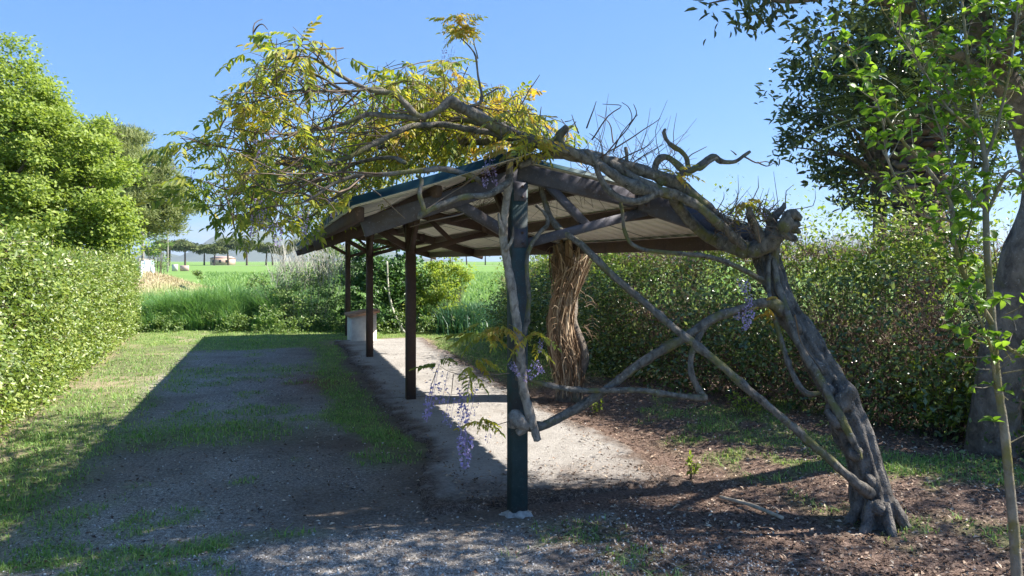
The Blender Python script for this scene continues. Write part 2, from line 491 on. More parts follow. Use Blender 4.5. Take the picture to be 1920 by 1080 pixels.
def paint(name, a, b, rust, amt):
    k = NT(name)
    f = k.noise(9, 6, 0.7)
    c = k.ramp(f, [(0.3, a), (0.7, b)])
    r = k.ramp(k.noise(3.2, 6, 0.7), [(0.56 - amt * 0.2, 0.0), (0.66 - amt * 0.2, 0.9)])
    c = k.mix(r, c, rust)
    spk = k.ramp(k.noise(70, 3), [(0.62, 0.0), (0.68, 0.5)])
    c = k.mix(spk, c, tuple(q * 2.0 for q in b))
    k.base(c, 0.6, 0.3)
    k.bump(k.math('ADD', k.noise(60, 3), f), 0.25, 0.004)
    return k.m
M['paint_teal'] = paint('weathered_teal_paint', (0.026, 0.05, 0.055), (0.055, 0.085, 0.09), (0.055, 0.05, 0.048), 0.4)
M['paint_brown_shade'] = paint('rusty_brown_shaded_steel', (0.055, 0.037, 0.035), (0.10, 0.066, 0.062), (0.085, 0.055, 0.042), 0.5)  # brown tone of paint in shadow put into the colour, with rust patches
M['paint_plum_sky'] = paint('skylit_plum_steel', (0.055, 0.055, 0.075), (0.105, 0.10, 0.125), (0.075, 0.06, 0.06), 0.35)  # front frame: bluish light from the sky put into the steel's colour
k = NT('teal_sheet_top'); M['sheet_top'] = k.base(k.ramp(k.noise(6, 4), [(0.3, (0.012, 0.045, 0.055)), (0.7, (0.022, 0.07, 0.08))]), 0.5, 0.4)
k = NT('cream_sheet_underside'); M['sheet_under'] = k.base(k.ramp(k.noise(2.5, 6, 0.7), [(0.3, (0.72, 0.68, 0.61)), (0.65, (0.86, 0.83, 0.77))]), 0.55, 0.3)
k = NT('white_plaster'); f = k.noise(5, 6, 0.7); M['plaster'] = k.base(k.ramp(f, [(0.3, (0.6, 0.52, 0.47)), (0.6, (0.8, 0.74, 0.68))]), 0.9); k.bump(k.noise(40, 4), 0.3)
k = NT('terracotta'); M['terracotta'] = k.base(k.ramp(k.noise(12, 4), [(0.3, (0.35, 0.19, 0.12)), (0.7, (0.5, 0.32, 0.23))]), 0.85)
k = NT('rough_concrete'); M['footing'] = k.base(k.ramp(k.noise(30, 5), [(0.3, (0.2, 0.19, 0.175)), (0.7, (0.46, 0.44, 0.41))]), 0.9); k.bump(k.noise(60, 4), 0.6)
k = NT('fence_sheet'); M['fence'] = k.base(k.ramp(k.noise(2, 4), [(0.3, (0.36, 0.48, 0.56)), (0.7, (0.55, 0.66, 0.72))]), 0.5)
k = NT('pale_wall'); M['pale_wall'] = k.base((0.66, 0.6, 0.54), 0.9)
k = NT('pink_wall'); M['pink_wall'] = k.base((0.6, 0.42, 0.36), 0.9)
k = NT('roof_tile'); M['roof_tile'] = k.base((0.46, 0.33, 0.28), 0.9)
k = NT('dark_opening'); M['opening'] = k.base((0.05, 0.06, 0.07), 0.3)
k = NT('pole_wood'); M['pole'] = k.base((0.30, 0.27, 0.24), 0.9)
k = NT('stick_wood'); M['stick'] = k.base(k.ramp(k.noise(30, 4), [(0.3, (0.32, 0.26, 0.19)), (0.7, (0.52, 0.45, 0.36))]), 0.85)
k = NT('palm_scale'); M['palm_scale'] = k.base(k.ramp(k.math('FRACT', k.math('ADD', k.n('ShaderNodeObjectInfo').outputs['Random'], k.math('MULTIPLY', k.noise(20, 4), 0.4))), [(0, (0.05, 0.036, 0.028)), (0.6, (0.12, 0.085, 0.065)), (1, (0.24, 0.165, 0.12))]), 0.9)
k = NT('hill'); M['hill'] = k.base(k.ramp(k.noise(0.002, 5), [(0.3, (0.06, 0.09, 0.05)), (0.7, (0.12, 0.13, 0.08))]), 1.0, 0.0)

# ground: soil, gravel, litter, grass and crop, mixed by zone masks carried on the mesh
k = NT('ground')
n1, n2, n3 = k.noise(3.0, 6, 0.65), k.noise(45, 4, 0.7), k.noise(140, 3, 0.7)
soil = k.ramp(k.mix(0.5, n1, n2), [(0.32, (0.05, 0.038, 0.03)), (0.68, (0.26, 0.205, 0.165))])
grav = k.ramp(k.mix(0.55, n2, n3), [(0.38, (0.10, 0.086, 0.076)), (0.51, (0.30, 0.27, 0.24)), (0.62, (0.68, 0.64, 0.59))])
c = k.mix(k.attr('gravel'), soil, grav)
lit = k.ramp(k.mix(0.5, n2, n3), [(0.36, (0.045, 0.03, 0.024)), (0.52, (0.17, 0.115, 0.092)), (0.66, (0.42, 0.31, 0.25))])
c = k.mix(k.attr('litter'), c, lit)
gr = k.ramp(k.mix(0.5, n1, n2), [(0.3, (0.09, 0.12, 0.04)), (0.55, (0.2, 0.25, 0.085)), (0.75, (0.33, 0.36, 0.15))])
c = k.mix(k.attr('grass'), c, gr)
dry = k.ramp(n2, [(0.3, (0.26, 0.20, 0.12)), (0.7, (0.52, 0.43, 0.28))])
c = k.mix(k.attr('dry'), c, dry)
red = k.ramp(n2, [(0.3, (0.13, 0.05, 0.03)), (0.7, (0.22, 0.09, 0.05))])
c = k.mix(k.attr('rust'), c, red)
vc = k.coord()
mp = k.n('ShaderNodeMapping'); mp.inputs['Scale'].default_value = (0.02, 0.14, 1); k.l(vc, mp.inputs['Vector'])
field = k.ramp(k.mix(0.4, k.noise(1.0, 5, 0.6, mp.outputs[0]), n1), [(0.3, (0.11, 0.21, 0.05)), (0.55, (0.18, 0.29, 0.075)), (0.75, (0.25, 0.34, 0.11))])
c = k.mix(k.attr('field'), c, field)
k.base(c, 0.95, 0.15)
k.bump(k.math('ADD', k.math('MULTIPLY', n2, 1.0), k.math('MULTIPLY', n3, 0.7)), 0.7, 0.018)
M['ground'] = k.m
k = NT('worn_concrete_slab')
n1, n2, n3 = k.noise(1.6, 6, 0.7), k.noise(30, 5, 0.7), k.noise(120, 3, 0.6)
c = k.ramp(k.mix(0.5, n1, n2), [(0.3, (0.24, 0.22, 0.20)), (0.5, (0.44, 0.415, 0.39)), (0.72, (0.57, 0.54, 0.51))])
c = k.mix(k.ramp(n3, [(0.56, 0.0), (0.64, 0.5)]), c, (0.2, 0.17, 0.15))
c = k.mix(k.ramp(k.noise(2.6, 6, 0.75, None, 1.2), [(0.54, 0.0), (0.68, 0.4)]), c, (0.2, 0.165, 0.135))
c = k.mix(k.attr('soil'), c, k.ramp(k.mix(0.5, n2, n3), [(0.36, (0.045, 0.03, 0.024)), (0.52, (0.15, 0.11, 0.09)), (0.66, (0.38, 0.31, 0.26))]))
k.base(c, 0.95, 0.15)
k.bump(k.math('ADD', n2, n3), 0.9, 0.015)
M['slab'] = k.m

# ------------------------------------------------------------------ ground
def masks(X, Y):
    w, s = ws(X, Y)
    n1 = fbm(X * 0.9, Y * 0.9, 3) - 0.5
    n2 = fbm(X * 3.1, Y * 3.1, 8) - 0.5
    wj, sj = w + n1 * 0.7 + n2 * 0.25, s + n1 * 0.9 + n2 * 0.3
    hedge_w = -3.9 - 0.1 * s                                     # lawn side, left of the parking bays
    lawn = 1 - sst(wj, -3.3, -2.7)
    strip = band(wj, -0.92, -0.42, 0.14) * sst(sj, 1.0, 2.0)
    bays = band(wj, -3.2, -0.7, 0.3)
    cross = band(sj, 2.5, 3.7, 0.6) * 0.75 * (1 - 0.75 * sst(wj, -1.9, -1.2)) + band(sj, 7.0, 7.6, 0.4) * 0.6 + sst(sj, 10.0, 10.5)
    front = band(s + 0.3 * n2 + 0.2 * n1, -0.12, 0.06, 0.09) * (1 - sst(wj, -1.7, -1.2)) * sst(n2 + n1, -0.28, 0.05) * 0.9
    back = sst(sj, 10.6, 11.4)
    right_far = sst(wj, 1.3, 1.7) * sst(sj, 3.9, 5.2)
    rgreen = sst(w, 1.6, 2.2) * sst(n1 + n2 * 0.9, 0.1, 0.26) * 0.6
    tuft = band(w, -0.9, 0.55, 0.3) * band(s, -1.7, -0.25, 0.25) * sst(n2 + n1, 0.12, 0.25) * 0.45
    corner = sst(X, 2.4, 3.0) * (1 - sst(Y, 5.6, 6.2)) * sst(n1 + n2 * 0.7, -0.02, 0.16) * 0.65
    spots = bays * sst(n1 + n2 * 0.8, 0.06, 0.26) * 0.5
    grass = np.clip(np.maximum.reduce([spots, lawn * (0.72 + 0.8 * n1), strip * 0.9, bays * cross, front, back, right_far * 0.85, rgreen, tuft, corner]), 0, 1)
    litter = sst(wj, 1.15, 1.6) * (1 - 0.75 * right_far) + band(s, -2.6, 0.35, 0.3) * sst(w, -0.3, 0.5) * 0.95
    litter = np.clip(litter, 0, 1) * (1 - 0.7 * sst(n2 - n1 * 0.3, 0.13, 0.24) * (w < 0.8))
    gravel = np.clip(bays * (0.6 + n1 * 2.0) + (1 - sst(sj, -0.7, 0.2)) * (1 - sst(w, 0.6, 1.3)) * (0.6 + 2.2 * n2) + band(w, -1.6, 0.9, 0.2) * (1 - sst(s, -0.3, 0.0)) * 0.5
                     + (1 - sst(Y, 3.9, 4.35)) * band(X, -0.2, 1.6, 0.3) * (0.3 + 4 * n2), 0, 1)
    dry = band(wj, -4.1, -2.95, 0.25) * sst(n1 * 1.4 + n2 * 0.8, 0.0, 0.26) * 0.75
    dry = np.maximum(dry, sst(s, 9.9, 10.6) * band(w, -0.6, 1.6, 0.2) * (1 - sst(s, 11.0, 11.8)) * 0.7)
    hl = X - (-5.2 - 0.383 * (Y - 7.7))
    dry = np.maximum(dry, (1 - sst(np.abs(hl + n2 * 0.3), 0.15, 0.4)) * 0.8)
    rust = np.exp(-(((w + 1.05) / 0.45) ** 2 + ((s - 5.9) / 0.9) ** 2)) * 0.7 * (1 + 1.5 * n2)
    rust = np.maximum(rust, band(sj, 6.0, 6.6, 0.3) * band(w, -2.0, -0.9) * 0.25)
    field = sst(Y + n1 * 2, 19.5, 21.5)
    grass = grass * (1 - np.clip(dry, 0, 1) * 0.6)
    return dict(grass=grass, litter=litter, gravel=gravel, dry=np.clip(dry, 0, 1) * (1 - 0.35 * grass), rust=np.clip(rust, 0, 1), field=field)

def gz(X, Y):
    X, Y = np.asarray(X, float), np.asarray(Y, float)
    w, s = ws(X, Y)
    z = (fbm(X * 0.55, Y * 0.55, 21) - 0.5) * 0.10 + (fbm(X * 4.0, Y * 4.0, 33, 3) - 0.5) * 0.035
    z = z * (1 - 0.85 * band(w, -0.6, 1.6, 0.3) * band(s, -0.4, 11.5, 0.4))
    z = z + 0.10 * sst(w, 1.8, 3.0) * (s < 9)
    fade = (1 - sst(np.abs(X + 3), 14, 22)) * (1 - sst(Y, 24, 32))
    z = z * fade
    mound = 0.95 * np.exp(-(((X + 16.6) / 2.0) ** 2 + ((Y - 34) / 4.0) ** 2)) + 0.6 * np.exp(-(((X + 18.6) / 1.5) ** 2 + ((Y - 34) / 4.0) ** 2))
    return z + mound

def geo(a, b, first, ratio):
    out, d, x = [], first, a
    while x < b * 0.9:
        x += d; d *= ratio; out.append(x)
    return out
xs = [-q for q in geo(9.5, 9000, 0.15, 1.18)][::-1] + list(np.arange(-9.5, 6.0, 0.065)) + geo(5.95, 9000, 0.15, 1.18)
ys = [-q for q in geo(-2.8, 300, 0.2, 1.25)][::-1] + list(np.arange(2.9, 19.5, 0.065)) + geo(19.45, 9000, 0.1, 1.09)
xs, ys = np.array(xs), np.array(ys)
gx, gy = np.meshgrid(xs, ys, indexing='ij')
V = np.stack([gx, gy, gz(gx, gy)], -1).reshape(-1, 3)
nx, ny = len(xs), len(ys)
i, j = np.meshgrid(np.arange(nx - 1), np.arange(ny - 1), indexing='ij')
Q = np.stack([i * ny + j, (i + 1) * ny + j, (i + 1) * ny + j + 1, i * ny + j + 1], -1).reshape(-1, 4)
me = mesh_from('ground', V, Q, M['ground'], True)
mk = masks(V[:, 0], V[:, 1])
md = np.exp(-(((V[:, 0] + 16.9) / 2.3) ** 2 + ((V[:, 1] - 33) / 4.2) ** 2)) + 0.7 * np.exp(-(((V[:, 0] + 18.3) / 1.6) ** 2 + ((V[:, 1] - 36) / 12) ** 2))
mdn = sst(md + 0.6 * (fbm(V[:, 0], V[:, 1], 5) - 0.5), 0.25, 0.55)
mk['field'] = mk['field'] * (1 - 0.9 * mdn)
mk['dry'] = np.maximum(mk['dry'], mdn)
mk['grass'] = mk['grass'] * (V[:, 1] > 2) + 0.7 * (V[:, 1] <= 2)
for kx, v in mk.items():
    a = me.attributes.new(kx, 'FLOAT', 'POINT')
    a.data.foreach_set('value', v.astype(np.float32))
ground = link('ground', me, kind='structure')

# concrete slab under the carport, ragged edges, one broken joint
def slab_piece(s0, s1, first, last):
    nu, nv = 60, int((s1 - s0) / 0.04)
    u, v = np.meshgrid(np.linspace(-0.75, 1.95, nu), np.linspace(s0, s1, nv), indexing='ij')
    e = np.minimum(u + 0.36 + 0.2 * (1 - sst(v, 0.2, 1.8)), 1.42 - u)
    if first: e = np.minimum(e, v - 0.15)
    if last: e = np.minimum(e, 11.1 - v)
    e = e + 0.28 * (fbm(u * 1.1, v * 1.1, 2) - 0.5) + 0.20 * (fbm(u * 5, v * 5, 4) - 0.5) + 0.10 * (fbm(u * 17, v * 17, 6) - 0.5)
    Pxy = A0 + u[..., None] * NV + v[..., None] * TV
    Pxy[..., 2] = 0.030 + 0.012 * (fbm(u * 1.6, v * 1.6, 14) - 0.5) - 0.10 * (1 - sst(e, -0.05, 0.06))
    i, j = np.meshgrid(np.arange(nu - 1), np.arange(nv - 1), indexing='ij')
    soil = np.clip(1 - sst(e + 0.25 * (fbm(u * 7, v * 7, 9) - 0.5), 0.0, 0.32) + 0.75 * (1 - sst(v + 1.2 * (fbm(u * 2.5, v * 2.5, 19) - 0.5), 0.3, 1.3)) * (fbm(u * 6, v * 6, 29)) * 1.3, 0, 1)
    return soil.ravel(), Pxy.reshape(-1, 3), np.stack([i * nv + j, (i + 1) * nv + j, (i + 1) * nv + j + 1, i * nv + j + 1], -1).reshape(-1, 4)
for s0, s1 in ((-0.4, 4.2), (4.22, 8.4), (8.42, 11.5)):
    soil, v, q = slab_piece(s0, s1, s0 < 0, s1 > 11)
    o = MB().add(v, None, q).build('concrete_slab', M['slab'], None, True, 'structure')
    at = o.data.attributes.new('soil', 'FLOAT', 'POINT'); at.data.foreach_set('value', soil.astype(np.float32))

# distant road strip at the far edge of the field
mb = MB()
rx = np.linspace(-400, 400, 60)
for a, b in zip(rx[:-1], rx[1:]):
    mb.add([(a, 288, 0.05), (b, 288, 0.05), (b, 294, 0.05), (a, 294, 0.05)], None, [(0, 1, 2, 3)])
mb.build('road', M['pale_wall'], None, False, 'structure')

# far hills
def ridge(x0, x1, y, peaks, base_w):
    X = np.linspace(x0, x1, 160)
    H = np.zeros_like(X)
    for (c, wd, h) in peaks: H = np.maximum(H, h * np.exp(-np.abs((X - c) / wd) ** 1.7))
    H = H * (0.8 + 0.4 * fbm(X / 260, X * 0, 4)) + 8 * (fbm(X / 90, X * 0 + 3, 5) - 0.5)
    prof = [(-1, 0), (-0.6, 0.25), (-0.3, 0.7), (0, 1), (0.4, 0.6), (1, 0)]
    rows = []
    for (d, f) in prof:
        jit = 1 + 0.25 * (fbm(X / 160, X * 0 + d * 5 + 7, 9) - 0.5) * (0 < f < 1)
        rows.append(np.stack([X, y + d * base_w + 0 * X, np.maximum(H * f * jit, 0) - 2 * (f == 0)], 1))
    V = np.concatenate(rows); n = len(X)
    i, j = np.meshgrid(np.arange(len(prof) - 1), np.arange(n - 1), indexing='ij')
    return V, np.stack([i * n + j, i * n + j + 1, (i + 1) * n + j + 1, (i + 1) * n + j], -1).reshape(-1, 4)
hb = MB()
v, q = ridge(-3600, 400, 6000, [(-2350, 240, 210), (-2020, 300, 265), (-1650, 320, 225), (-1250, 400, 150), (-2900, 300, 90)], 420)
hb.add(v, None, q)
v, q = ridge(600, 4600, 6800, [(1700, 500, 170), (2350, 420, 225), (3000, 500, 250), (3700, 400, 190)], 500)
hb.add(v, None, q)
hb.build('hills', M['hill'], None, True, 'structure')

# ------------------------------------------------------------------ carport
def zc(w):
    return 2.205 + 0.35 * w if w < 0 else (2.235 - 0.185 * w if w < 0.9 else 2.0685 - 0.285 * (w - 0.9))
def zs(w):      # height of the sheet's pan
    return 2.30 + 0.303 * w if w < 0 else zc(w) + 0.088
carport = thing('carport', 'long weathered carport with teal corrugated roof on one row of steel posts', 'carport', tuple(S(0, 0)))
STEP = 4.1
org = world_origin(carport)
for f in range(4):
    s = f * STEP
    pm = M['paint_teal'] if f == 0 else M['paint_brown_shade']
    rm = M['paint_plum_sky'] if f == 0 else M['paint_brown_shade']
    o = MB(); beam(o, S(0, s, -0.1), S(0, s, 2.16), 0.112, 0.112, up=tuple(NV), ch=0.008)
    o = o.build('post', pm, carport)
    if f == 0: o['label'] = 'teal painted front post entwined by dead vine stem'
    o = MB()
    xl = -1.0 if f == 0 else -1.1
    beam(o, S(xl, s, zc(xl)), S(0.02, s, zc(0) - 0.03), 0.065, 0.118); o.build('rafter', rm, carport)
    o = MB(); beam(o, S(-0.0, s, zc(0.0)), S(0.9, s, zc(0.9)), 0.07, 0.115); beam(o, S(0.88, s, zc(0.9) - 0.003), S(2.0, s, zc(2.0) - 0.003), 0.064, 0.135); o.build('rafter', rm, carport)
    o = MB(); beam(o, S(-0.05, s, 1.82), S(-0.42, s, 2.03), 0.05, 0.07); o.build('brace', rm, carport)
    o = MB(); beam(o, S(0.05, s, 1.765), S(0.93, s, 1.995), 0.05, 0.062); o.build('brace', rm, carport)
    o = MB(); beam(o, S(0.2, s, 2.17), S(0.5, s, 1.885), 0.045, 0.055); o.build('strut', rm, carport)
    for z_, w_ in ((1.80, 0.0), (2.10, 0.0), (zc(0.9), 0.9)):       # plates and bolts at the joints
        pl_ = MB(); box(pl_, S(w_, s - (0.0585 if w_ == 0 else 0.038), z_), 0.085, 0.005, 0.12, NV, TV); pl_ = pl_.build('bracket', rm, carport)
        for dz in (-0.035, 0.035):
            bm_ = MB(); tube(bm_, [S(w_ + 0.015, s - (0.058 if w_ == 0 else 0.038), z_ + dz), S(w_ + 0.015, s - (0.072 if w_ == 0 else 0.052), z_ + dz)], [0.009, 0.009], 6, 0.02); bm_.build('bolt', M['paint_brown_shade'], pl_)
    if f < 3:
        o = MB(); beam(o, S(0, s + 0.05, 1.78), S(0, s + 0.46, 2.13), 0.045, 0.055, up=tuple(NV)); o.build('brace', M['paint_brown_shade'], carport)
    if f > 0:
        o = MB(); beam(o, S(0, s - 0.05, 1.78), S(0, s - 0.46, 2.13), 0.045, 0.055, up=tuple(NV)); o.build('brace', M['paint_brown_shade'], carport)
E0, E1 = -0.40, 3 * STEP + 0.15
for (w, dz, hh, ww) in ((-1.03, 0.02, 0.085, 0.06), (-0.55, 0.025, 0.07, 0.05), (0.0, -0.0, 0.12, 0.07), (0.5, 0.02, 0.09, 0.05), (1.15, 0.02, 0.10, 0.055), (1.85, 0.0, 0.12, 0.06)):
    zp = zs(w) - hh / 2 - 0.012 if w < -0.01 else zc(w) + dz
    o = MB(); beam(o, S(w, -0.10 if w < -0.01 else 0.04, zp), S(w, E1 - 0.05, zp), ww, hh)
    o.build('purlin' if w else 'ridge_beam', M['paint_brown_shade'], carport)
def sheet(wl, s0, s1, lap):
    pitch, hgt = 0.21, 0.055
    nr = int(round((s1 - s0) / pitch)); pitch = (s1 - s0) / nr
    ss, zz = [], []
    for r in range(nr):
        a = s0 + r * pitch
        ss += [a, a + pitch * 0.76, a + pitch * 0.79, a + pitch * 0.97]; zz += [0, 0, hgt, hgt]
    ss.append(s1); zz.append(0)
    ss, zz = np.array(ss), np.array(zz)
    rows = [np.stack([S(w, q, zs(w) + lap + z) for q, z in zip(ss, zz)]) for w in wl]
    n = len(ss); top = np.concatenate(rows); m = len(wl)
    bot = top - np.array([0, 0, 0.006])
    i, j = np.meshgrid(np.arange(m - 1), np.arange(n - 1), indexing='ij')
    q = np.stack([i * n + j, (i + 1) * n + j, (i + 1) * n + j + 1, i * n + j + 1], -1).reshape(-1, 4)
    off = m * n
    side = []
    for jj in range(n - 1):
        side.append((jj, jj + 1, off + jj + 1, off + jj))
        a = (m - 1) * n + jj; side.append((a + 1, a, off + a, off + a + 1))
    for ii in range(m - 1):
        a = ii * n; side.append((a + n, a, off + a, off + a + n))
        a = ii * n + n - 1; side.append((a, a + n, off + a + n, off + a))
    F = np.concatenate([q, q[:, ::-1] + off, np.array(side)])
    idx = np.concatenate([np.zeros(len(q)), np.ones(len(q)), np.zeros(len(side))])
    me = mesh_from('roof_sheet', np.concatenate([top, bot]) - org, F, [M['sheet_top'], M['sheet_under']], False, idx)
    link('roof_sheet', me, carport)
nsh = 12
for p in range(nsh):
    a, b = E0 + (E1 - E0) * p / nsh, E0 + (E1 - E0) * (p + 1) / nsh + 0.05
    lap = 0.004 * (p % 2)
    sheet([-1.1, -0.6, 0.0], a, b, lap)
    sheet([0.0, 0.45, 0.9, 1.5, 2.0], a if p else -0.03, b, lap - 0.006)
o = MB()
prof = [(-0.16, -0.022), (-0.15, -0.008), (0.0, 0.04), (0.15, 0.008), (0.16, -0.01)]
V_ = [S(w_, s_, 2.335 + dz) for s_ in (-0.05, E1) for w_, dz in prof]
o.add(V_, None, [(i, i + 1, 6 + i, 5 + i) for i in range(4)])
o.build('ridge_cap', M['sheet_top'], carport)
o = MB()
tube(o, [S(0.0, 0.0, -0.05), S(0.0, -0.004, -0.004), S(0.0, 0.0, 0.016)], [0.13, 0.105, 0.07], 26, 0.006, 0.3, seed=12, ridges=7)
o.build('footing', M['footing'], carport, False)

# plastered box with a terracotta cap beside the last post
bc = np.array([-3.12, 15.5, 0])
wb = thing('wellhead_box', 'low white plastered box with sloping terracotta cap beside the last carport post', 'wellhead', tuple(bc))
o = MB(); V = []
ax, ay = np.array([0.93, 0.37, 0]), np.array([-0.37, 0.93, 0])
for (i, j, z) in ((-1, -1, -0.05), (1, -1, -0.05), (1, 1, -0.05), (-1, 1, -0.05), (-1, -1, 0.52), (1, -1, 0.59), (1, 1, 0.59), (-1, 1, 0.52)):
    V.append(bc + ax * 0.25 * i + ay * 0.3 * j + np.array([0, 0, z]))
o.add(V, None, [(0, 1, 5, 4), (1, 2, 6, 5), (2, 3, 7, 6), (3, 0, 4, 7), (4, 5, 6, 7)]); o.build('box_wall', M['plaster'], wb)
o = MB(); V = []
for dz in (0.0, 0.06):
    for (i, j, z) in ((-1.22, -1.12, 0.515), (1.22, -1.12, 0.60), (1.22, 1.12, 0.60), (-1.22, 1.12, 0.515)):
        V.append(bc + ax * 0.25 * i + ay * 0.3 * j + np.array([0, 0, z + dz]))
o.add(V, None, [(0, 3, 2, 1), (4, 5, 6, 7), (0, 1, 5, 4), (1, 2, 6, 5), (2, 3, 7, 6), (3, 0, 4, 7)]); o.build('cap', M['terracotta'], wb)

# ------------------------------------------------------------------ hedges
def resample(path, n):
    path = np.asarray(path, float)
    seg = np.linalg.norm(np.diff(path, axis=0), axis=1)
    cum = np.concatenate([[0], np.cumsum(seg)])
    t = np.linspace(0, cum[-1], n)
    return np.stack([np.interp(t, cum, path[:, 0]), np.interp(t, cum, path[:, 1])], 1), cum[-1]

def hedge(root, path, width, side, hfun, bumps, n_leaf, L, mats, bare=None, n_twig=0, seed=0, top_mat=None, shell=0.16, twig_mat='hedge_twig', core_in=0.14):
    """clipped hedge: leaf shell over a dark twiggy core; side=+1: bulk lies left of the path's face"""
    P2, Ltot = resample(path, 400)
    tg = unit(np.gradient(P2, axis=0)); nr = np.stack([tg[:, 1], -tg[:, 0]], 1) * side    # face normal, towards the viewer
    hs = np.array([hfun(q) for q in np.linspace(0, 1, 400)])
    def surf(u, v):
        """v 0..1 up the face, 1..1.5 across the top, 1.5..2 down the back"""
        i = np.clip((u * 399).astype(int), 0, 399)
        p, n2, h = P2[i], nr[i], hs[i]
        f = np.clip(v, 0, 1); t = np.clip((v - 1) * 2, 0, 1); b = np.clip((v - 1.5) * 2, 0, 1)
        z = h * f * (1 - b)
        off = -width * t
        bmp = bumps * (fbm(u * Ltot * 1.3, v * 2.2, seed) - 0.5) * 2 + bumps * 0.6 * (fbm(u * Ltot * 4, v * 7, seed + 2) - 0.5) * 2
        nn = np.stack([n2[:, 0] * ((v <= 1).astype(float) - (v > 1.5)), n2[:, 1] * ((v <= 1).astype(float) - (v > 1.5)), ((v > 1) & (v <= 1.5)).astype(float)], 1)
        rnd = np.clip(1 - np.abs(v - 1) / 0.12, 0, 1)[:, None] * np.array([0, 0, 0.7])
        nn = unit(nn + rnd + 1e-4)
        pos = np.stack([p[:, 0] + n2[:, 0] * off, p[:, 1] + n2[:, 1] * off, z + gz(p[:, 0], p[:, 1])], 1)
        return pos + nn * bmp[:, None], nn
    nu, nv = 120, 25
    u, v = np.meshgrid(np.linspace(0, 1, nu), np.linspace(0.0, 2, nv), indexing='ij')
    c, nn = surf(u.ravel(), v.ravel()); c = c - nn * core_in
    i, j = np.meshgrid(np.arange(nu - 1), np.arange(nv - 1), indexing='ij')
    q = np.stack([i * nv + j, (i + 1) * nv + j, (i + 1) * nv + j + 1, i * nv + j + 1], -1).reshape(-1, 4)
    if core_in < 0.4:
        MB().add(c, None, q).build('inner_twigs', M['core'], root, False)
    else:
        m = 9000
        uu = rng.uniform(0, 1, m); p0, nn0 = surf(uu, np.full(m, 0.02)); p0 = p0 - nn0 * rng.uniform(0.1, width * 0.9, m)[:, None]
        hgt_ = np.interp(uu, np.linspace(0, 1, 400), hs)
        p0[:, 2] = gz(p0[:, 0], p0[:, 1]) + hgt_ * rng.uniform(0, 0.6, m) ** 1.5
        d0 = unit(rdir(m) * 0.55 + np.array([0, 0, 0.8])); mbc = MB(); l0 = rng.uniform(0.2, 0.6, m)[:, None]
        ribbons(mbc, p0, p0 + d0 * l0, 0.006)
        mbc.build('inner_twigs', M['twig'], root, False, 'stuff')
    f_face, f_top = (0.66, 0.93) if core_in < 0.4 else (0.80, 0.93)
    u = rng.uniform(0, 1, n_leaf); v = rng.uniform(0, 1, n_leaf)
    pk = rng.uniform(0, 1, n_leaf)
    v = np.where(pk < f_face, v, np.where(pk < f_top, 1 + v * 0.5, 1.5 + v * 0.5))
    p, nn = surf(u, v)
    keep = np.ones(n_leaf, bool)
    if bare is not None: keep = rng.uniform(size=n_leaf) > bare(u * Ltot, v)
    p, nn, u, v = p[keep], nn[keep], u[keep], v[keep]
    m = len(p)
    p = p + nn * (rng.normal(size=m) * shell * 0.5 - 0.02)[:, None]
    nm = unit(nn * 0.9 + rdir(m) * 0.9 + np.array([0, 0, 0.35]) + SUNV * 0.35)
    d = unit(np.cross(nm, rdir(m)) + nn * 0.4)
    Ls = L * rng.uniform(0.6, 1.3, m)
    is_top = (v > 0.9 - 0.12 * rng.uniform(size=m)) if top_mat else np.zeros(m, bool)
    for sel, mt, nm_ in ((~is_top, mats, 'foliage'), (is_top, top_mat, 'top_foliage')):
        if sel.sum() == 0: continue
        mb = MB(); leaf_cloud(mb, p[sel], d[sel], nm[sel], Ls[sel], Ls[sel] * 0.5, 0.15)
        mb.build(nm_, M[mt], root, False, 'stuff')
    if n_twig:
        u = rng.uniform(0, 1, n_twig); v = rng.uniform(0.05, 1.3, n_twig)
        if bare is not None:
            kk = rng.uniform(size=n_twig) < 0.25 + bare(u * Ltot, v); u, v = u[kk], v[kk]
        p, nn = surf(u, v); m = len(p)
        d = unit(nn * 0.5 + np.array([0, 0, 0.5]) + rdir(m) * 0.9)
        a = p - nn * 0.08; l = rng.uniform(0.08, 0.32, m)[:, None]
        mb = MB(); ribbons(mb, a, a + d * l * 0.6, 0.0035); b = a + d * l * 0.6; ribbons(mb, b, b + unit(d + 0.5 * rdir(m)) * l * 0.5, 0.0022)
        mb.build('twigs', M[twig_mat], root, False, 'stuff')

def lx(Y): return -5.14 - 0.383 * (Y - 7.7)
lh = thing('clipped_hedge', 'clipped yellow-green hedge along the left lawn, higher at its near end', 'hedge', (lx(8), 8, 0))
hedge(lh, [(lx(y), y) for y in (2.6, 4, 5.6, 7, 9, 11, 13, 15, 17.9)], 1.1, 1,
      lambda t: 1.84 if t < 0.39 else (1.84 - 0.2 * min(1, (t - 0.39) / 0.03)), 0.14, 122000, 0.056, 'leaf_hedge', (lambda L_, v: np.clip(2.4 * (fbm(L_ * 2.6, v * 5.0, 71) - 0.5), 0, 0.85)), 5000, 1, None, 0.2)
RP = [(5.2, 4.9), (4.5, 5.8), (3.72, 6.75), (2.8, 8.0), (1.95, 9.3), (1.25, 10.8), (0.75, 12.6), (0.2, 15.0), (-0.15, 16.2)]
rh = thing('shaggy_hedge', 'dark shaggy hedge with bare brown twigs behind the leaning wisteria trunk', 'hedge', (2.8, 8.5, 0))
def bare_r(L_, v):
    f = fbm(L_ * 0.9, v * 2.0, 44) - 0.5
    return np.clip(0.14 + 2.4 * f + 0.30 * band(v, 0.5, 0.95, 0.15) + 0.35 * (v < 0.12), 0.05, 0.88) * (v < 1.05) + 0.12 * (v >= 1.05)
